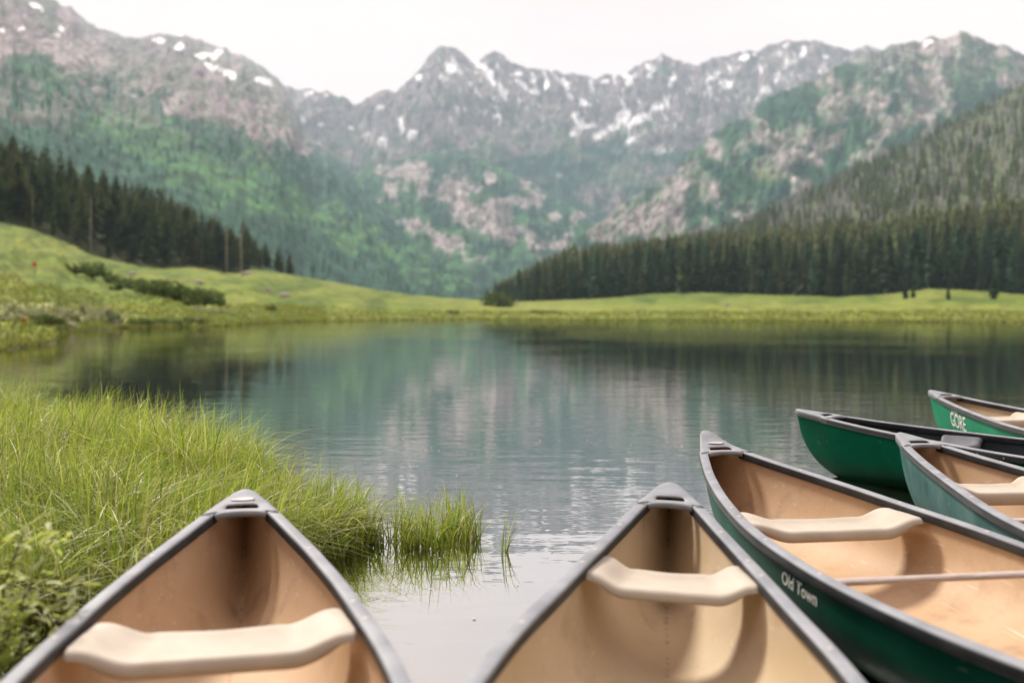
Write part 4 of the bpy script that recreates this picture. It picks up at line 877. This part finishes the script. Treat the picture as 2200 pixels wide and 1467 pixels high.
def make_canoe(label, tip, heading, front, hull, liner, seat_s, seat_m, roll=0.0, pitch=0.0, upturn=0.0, thwart=None, badge=False, zoff=0.0, rivets=(), outer_rivets=False, texts=(), nose_cap=False, lip=0.062, yaw_name='canoe'):
    sh = Shape(front, upturn)
    e = empty('canoe', (tip[0], tip[1], zoff), (0, 0, 0)); tag(e, label, 'canoe', 'moored canoes')
    th = R(heading)
    rz = math.atan2(-math.cos(th), math.sin(th))
    e.rotation_mode = 'XYZ'
    e.matrix_world = Matrix.Translation((tip[0], tip[1], zoff)) @ Matrix.Rotation(rz, 4, 'Z') @ Matrix.Rotation(R(pitch), 4, 'Y') @ Matrix.Rotation(R(roll), 4, 'X')
    ths = [math.pi / 2 * (i / 13) for i in range(14)]
    for nm, ins, mm in (('hull', 0.0, hull), ('liner', 0.009, liner)):
        rows = []
        for x in stations():
            xi = min(max(x, ins * 1.5), LEN - ins * 1.5)
            half = [sh.pt(xi, t, ins) for t in ths]
            rows.append([(p[0], -p[1], p[2]) for p in reversed(half)] + half[1:])
        mb = MB(); mb.grid(rows); mb.build(nm, mm, e)
    # gunwale rails
    D0 = 0.262
    for sg in (-1, 1):
        rows = []; ns = 70
        for i in range(ns + 1):
            x = D0 + (LEN - 2 * D0) * i / ns
            wv = sh.w(x); gz = sh.g(x)
            dw = (sh.w(min(x + 0.02, LEN)) - sh.w(x - 0.02)) / 0.04; c = 1 / math.sqrt(1 + dw * dw)
            nx, ny = -dw * c, c
            prof = [(0.0165, -0.027), (0.0190, -0.024), (0.0195, 0.004), (0.0185, 0.0085), (0.0160, 0.0108), (0.0130, 0.0116), (-0.004, 0.0128), (-0.0185, 0.0116), (-0.0212, 0.0104), (-0.0232, 0.0078), (-0.0238, 0.004), (-0.0234, -0.025), (-0.0215, -0.028), (-0.012, -0.028), (-0.004, -0.010), (0.006, -0.010), (0.010, -0.028)]
            rows.append([(x + nx * a_, sg * (wv + ny * a_), gz + b_) for a_, b_ in prof])
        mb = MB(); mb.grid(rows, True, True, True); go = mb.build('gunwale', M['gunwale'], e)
        go.data.materials.append(M['gunwale_shade'])
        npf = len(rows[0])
        for pi, pl in enumerate(go.data.polygons):      # shade on the rail sides put into a darker vinyl colour, top pale
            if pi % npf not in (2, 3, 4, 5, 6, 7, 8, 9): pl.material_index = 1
    # deck plates with grab handle at both ends
    for end in (0, 1):
        X = (lambda s_: s_) if end == 0 else (lambda s_: LEN - s_)
        ss = [-0.012, -0.008, 0.002, 0.018, 0.04, 0.07, 0.11, 0.15, 0.19, 0.212, 0.228, 0.246, 0.258, 0.272, 0.288]
        vs_ = [-1, -0.86, -0.70, -0.52, -0.44, -0.2, 0, 0.2, 0.44, 0.52, 0.70, 0.86, 1]
        top = {}; mb = MB(); V = []; idx = {}
        def dw_(s_):
            wv = sh.w(X(max(0.0, s_))) + 0.0185
            nose = max(0.0, min(1.0, (s_ + 0.012) / 0.05)); return max(0.004, wv * math.sqrt(max(0.0, 1 - (1 - nose) ** 2)))
        for i, s_ in enumerate(ss):
            gz = sh.g(X(max(0.0, s_))) + 0.0125 + max(0, -s_) * -0.25
            wv = dw_(s_)
            cols_ = []
            for j, v in enumerate(vs_):
                se = s_ + (0.020 * v ** 4 + 0.0 if i == len(ss) - 1 else 0.0) + (0.010 * v * v * (i >= 9) if i < len(ss) - 1 else 0.006 * v * v)
                crown = 0.006 * (1 - v * v) - (0.010 * float(sstep(0.19, 0.28, np.array(s_))) * (1 - min(1, abs(v) / 0.72) ** 4))
                cols_.append((X(se), v * wv, gz + crown))
            rowp = [(cols_[0][0], cols_[0][1] * 1.0 - 0.001, gz - 0.040), (cols_[0][0], cols_[0][1] - 0.002, gz - 0.006)] + cols_ + [(cols_[-1][0], cols_[-1][1] + 0.002, gz - 0.006), (cols_[-1][0], cols_[-1][1] + 0.001, gz - 0.040)]
            V.append(rowp)
        nr, nc = len(V), len(V[0])
        flat = [p for r in V for p in r]; faces = []
        for i in range(nr - 1):
            for j in range(nc - 1):
                slot = (9 <= i <= 10) and (5 <= j <= 10)
                if not slot: faces.append((i * nc + j, i * nc + j + 1, (i + 1) * nc + j + 1, (i + 1) * nc + j))
        faces.append(tuple(range(nc)))
        mb.add(flat, faces)
        o = mb.build('deck_plate', M['deckplate'], e)
        so = o.modifiers.new('thick', 'SOLIDIFY'); so.thickness = 0.006; so.offset = -1
        # rounded grab bar along the inner edge
        wv = dw_(0.28) * 0.70; hb = MB(); zz = sh.g(X(0.28)) + 0.0015
        hb.tube([(X(0.293 + 0.010 * (abs(q) ** 3)), q * wv, zz + 0.004 * (1 - q * q) - 0.004 * abs(q) ** 6) for q in [k / 10 - 1 for k in range(21)]], 0.0125, 12)
        hb.build('grab_handle', M['deckplate'], o)
        for sg in (-1, 1):          # dark joint between deck plate and rail
            sb = MB(); x = 0.3125; rows = []
            for x in (0.3135, 0.3195):
                wv2 = sh.w(X(x)); gz = sh.g(X(x))
                rows.append([(X(x), sg * (wv2 + a_), gz + b_) for a_, b_ in [(0.0205, -0.024), (0.0208, 0.006), (0.011, 0.0135), (-0.004, 0.0145), (-0.017, 0.0135), (-0.0235, 0.006), (-0.0242, -0.020)]])
            sb.grid(rows); sb.build('joint', M['black'], o)
        if badge and end == 0:
            bo = link('badge', None, o); bo = None
        if nose_cap and end == 0:
            pass
    if badge:
        dks = [c for c in e.children if c.name.startswith('deck_plate')]
        zz = sh.g(0.155) + 0.0195
        bd = MB(); rows = []
        for (r_, z_) in ((1.0, -0.004), (1.0, 0.0015), (0.9, 0.003), (0.84, 0.0024), (0.02, 0.0026)): rows.append([(0.158 + 0.021 * r_ * math.cos(6.283 * k / 28), 0.044 * r_ * math.sin(6.283 * k / 28), zz + z_ - 0.085 * (0.021 * r_ * math.cos(6.283 * k / 28))) for k in range(28)])
        bd.grid(rows, True, True, True); bd.build('badge', M['badge'], dks[0])
    st, half, zg = make_seat(sh, seat_s, seat_m, e, lip=lip, inset=0.026 if front == 'bow' else 0.016)
    for sg in (-1, 1):               # rivets along the rails
        for x in (seat_s - 0.085, seat_s + 0.055) + tuple(rivets):
            link('rivet', rivet_me, e, (x, sg * (sh.w(x) - 0.003), sh.g(x) + 0.0115), (0, 0, 0), (0.0115, 0.0085, 0.006))
        if outer_rivets:
            for k in range(7):
                x = 0.95 + k * 0.16; link('rivet', rivet_me, e, (x, sg * (sh.w(x) + 0.0185), sh.g(x) - 0.012), (R(-90) * sg, 0, 0), (0.0055, 0.0055, 0.004))
    if thwart:
        x = thwart; wv = sh.w(x) - 0.012; zz = sh.g(x) - 0.026
        mb = MB(); rows = []
        for k in range(25):
            q = -1 + k / 12; hw = 0.028 - 0.008 * (1 - abs(q)) ** 0.6; hz = 0.011
            rows.append([(x + hw * math.cos(6.283 * j / 12) , q * wv, zz + hz * math.sin(6.283 * j / 12) * (1.0 if abs(math.sin(6.283 * j / 12)) < 0.9 else 0.95)) for j in range(12)])
        mb.grid(rows, True, True, True); mb.build('thwart', M['wood'], e)
    for (txt, s_, dz, size, shear, mm, nm) in texts:
        fc = bpy.data.curves.new(nm, 'FONT'); fc.body = txt; fc.size = size; fc.shear = shear; fc.offset = size * (0.006 if txt == 'GORE' else 0.02); fc.resolution_u = 4
        to = bpy.data.objects.new('tmp_text', fc); C.objects.link(to)
        dg = bpy.context.evaluated_depsgraph_get(); me = bpy.data.meshes.new_from_object(to.evaluated_get(dg)); bpy.data.objects.remove(to)
        bm = bmesh.new(); bm.from_mesh(me)
        bmesh.ops.subdivide_edges(bm, edges=[ed for ed in bm.edges if ed.calc_length() > size * 0.12], cuts=2)
        bmesh.ops.triangulate(bm, faces=bm.faces)
        for v in bm.verts:
            xx = s_ + v.co.x * (0.74 if txt == 'GORE' else 1.0); z_ = sh.g(s_) - dz + v.co.y + (sh.g(xx) - sh.g(s_)) * 0.8
            v.co = (xx, -(sh.side(xx, z_) + 0.0025), z_)
        bm.to_mesh(me); bm.free(); me.materials.clear(); me.materials.append(mm)
        link(nm, me, e)
    return e
make_canoe('dark canoe with tan inside and cream seat, prow pointing into the grass at the left', (-1.05, 3.92), 12.0, 'bow', M['hull_dark'], M['liner_tan'], 1.36, M['seat'], badge=True, rivets=(0.75, 1.9), roll=0.0, lip=0.046)
make_canoe('canoe with pale sand inside and cream seat at bottom centre, prow on open water', (0.63, 4.08), -8.6, 'stern', M['hull_dark'], M['liner_pale'], 0.99, M['seat'], rivets=(0.6, 1.6), roll=-2.2, lip=0.034)
make_canoe('dark green canoe with upturned nose and worn white lettering, right of the centre canoe', (1.06, 5.45), 8.5, 'bow', M['hull_dark'], M['liner_tan'], 1.44, M['seat'], upturn=0.045, thwart=2.27, badge=True, rivets=(0.7, 1.85, 2.3), lip=0.046,
           texts=[('Old Town', 2.0, 0.098, 0.066, 0.35, M['letter'], 'lettering')])
make_canoe('emerald green canoe with black inside and grey seat, afloat lying crosswise', (2.03, 7.07), 41.0, 'stern', M['hull_emerald'], M['liner_black'], 1.08, M['seatdark'], rivets=(0.55, 0.8), outer_rivets=True)
make_canoe('faded teal-sided canoe with cream seat and wooden thwart at the right edge', (2.23, 5.72), 4.0, 'stern', M['hull_teal'], M['liner_tan'], 1.0, M['seat'], thwart=1.68, rivets=(0.7, 1.4))
make_canoe('bright green canoe marked GORE in white letters, farthest one at the right edge', (3.67, 8.72), 8.0, 'stern', M['hull_bright'], M['liner_pale'], 1.0, M['seat'], rivets=(0.7, 1.4, 1.5),
           texts=[('GORE', 0.56, 0.172, 0.165, 0.0, M['letter'], 'lettering'), ('\u00b7s.nnb;a', 0.58, 0.062, 0.052, 0.2, M['ghost'], 'worn_lettering')])

# ------------------------------------------------------------------ air
hm = bpy.data.materials.new('haze_air'); hm.use_nodes = True; nt = hm.node_tree; nt.nodes.clear()
ho = nt.nodes.new('ShaderNodeOutputMaterial'); pv = nt.nodes.new('ShaderNodeVolumePrincipled')
pv.inputs['Color'].default_value = (0.62, 0.84, 1.0, 1); pv.inputs['Density'].default_value = 0.000098; pv.inputs['Anisotropy'].default_value = 0.0
nt.links.new(pv.outputs['Volume'], ho.inputs['Volume'])
hb = MB(); x0, x1, y0, y1, z0, z1 = -6300, 6300, -5800, 6550, -2.2, 1600
hb.add([(x0, y0, z0), (x1, y0, z0), (x1, y1, z0), (x0, y1, z0), (x0, y0, z1), (x1, y0, z1), (x1, y1, z1), (x0, y1, z1)], [(0, 3, 2, 1), (4, 5, 6, 7), (0, 1, 5, 4), (1, 2, 6, 5), (2, 3, 7, 6), (3, 0, 4, 7)])
tag(hb.build('haze', hm, smooth=False), 'thin bluish mountain haze', 'haze', kind='stuff')
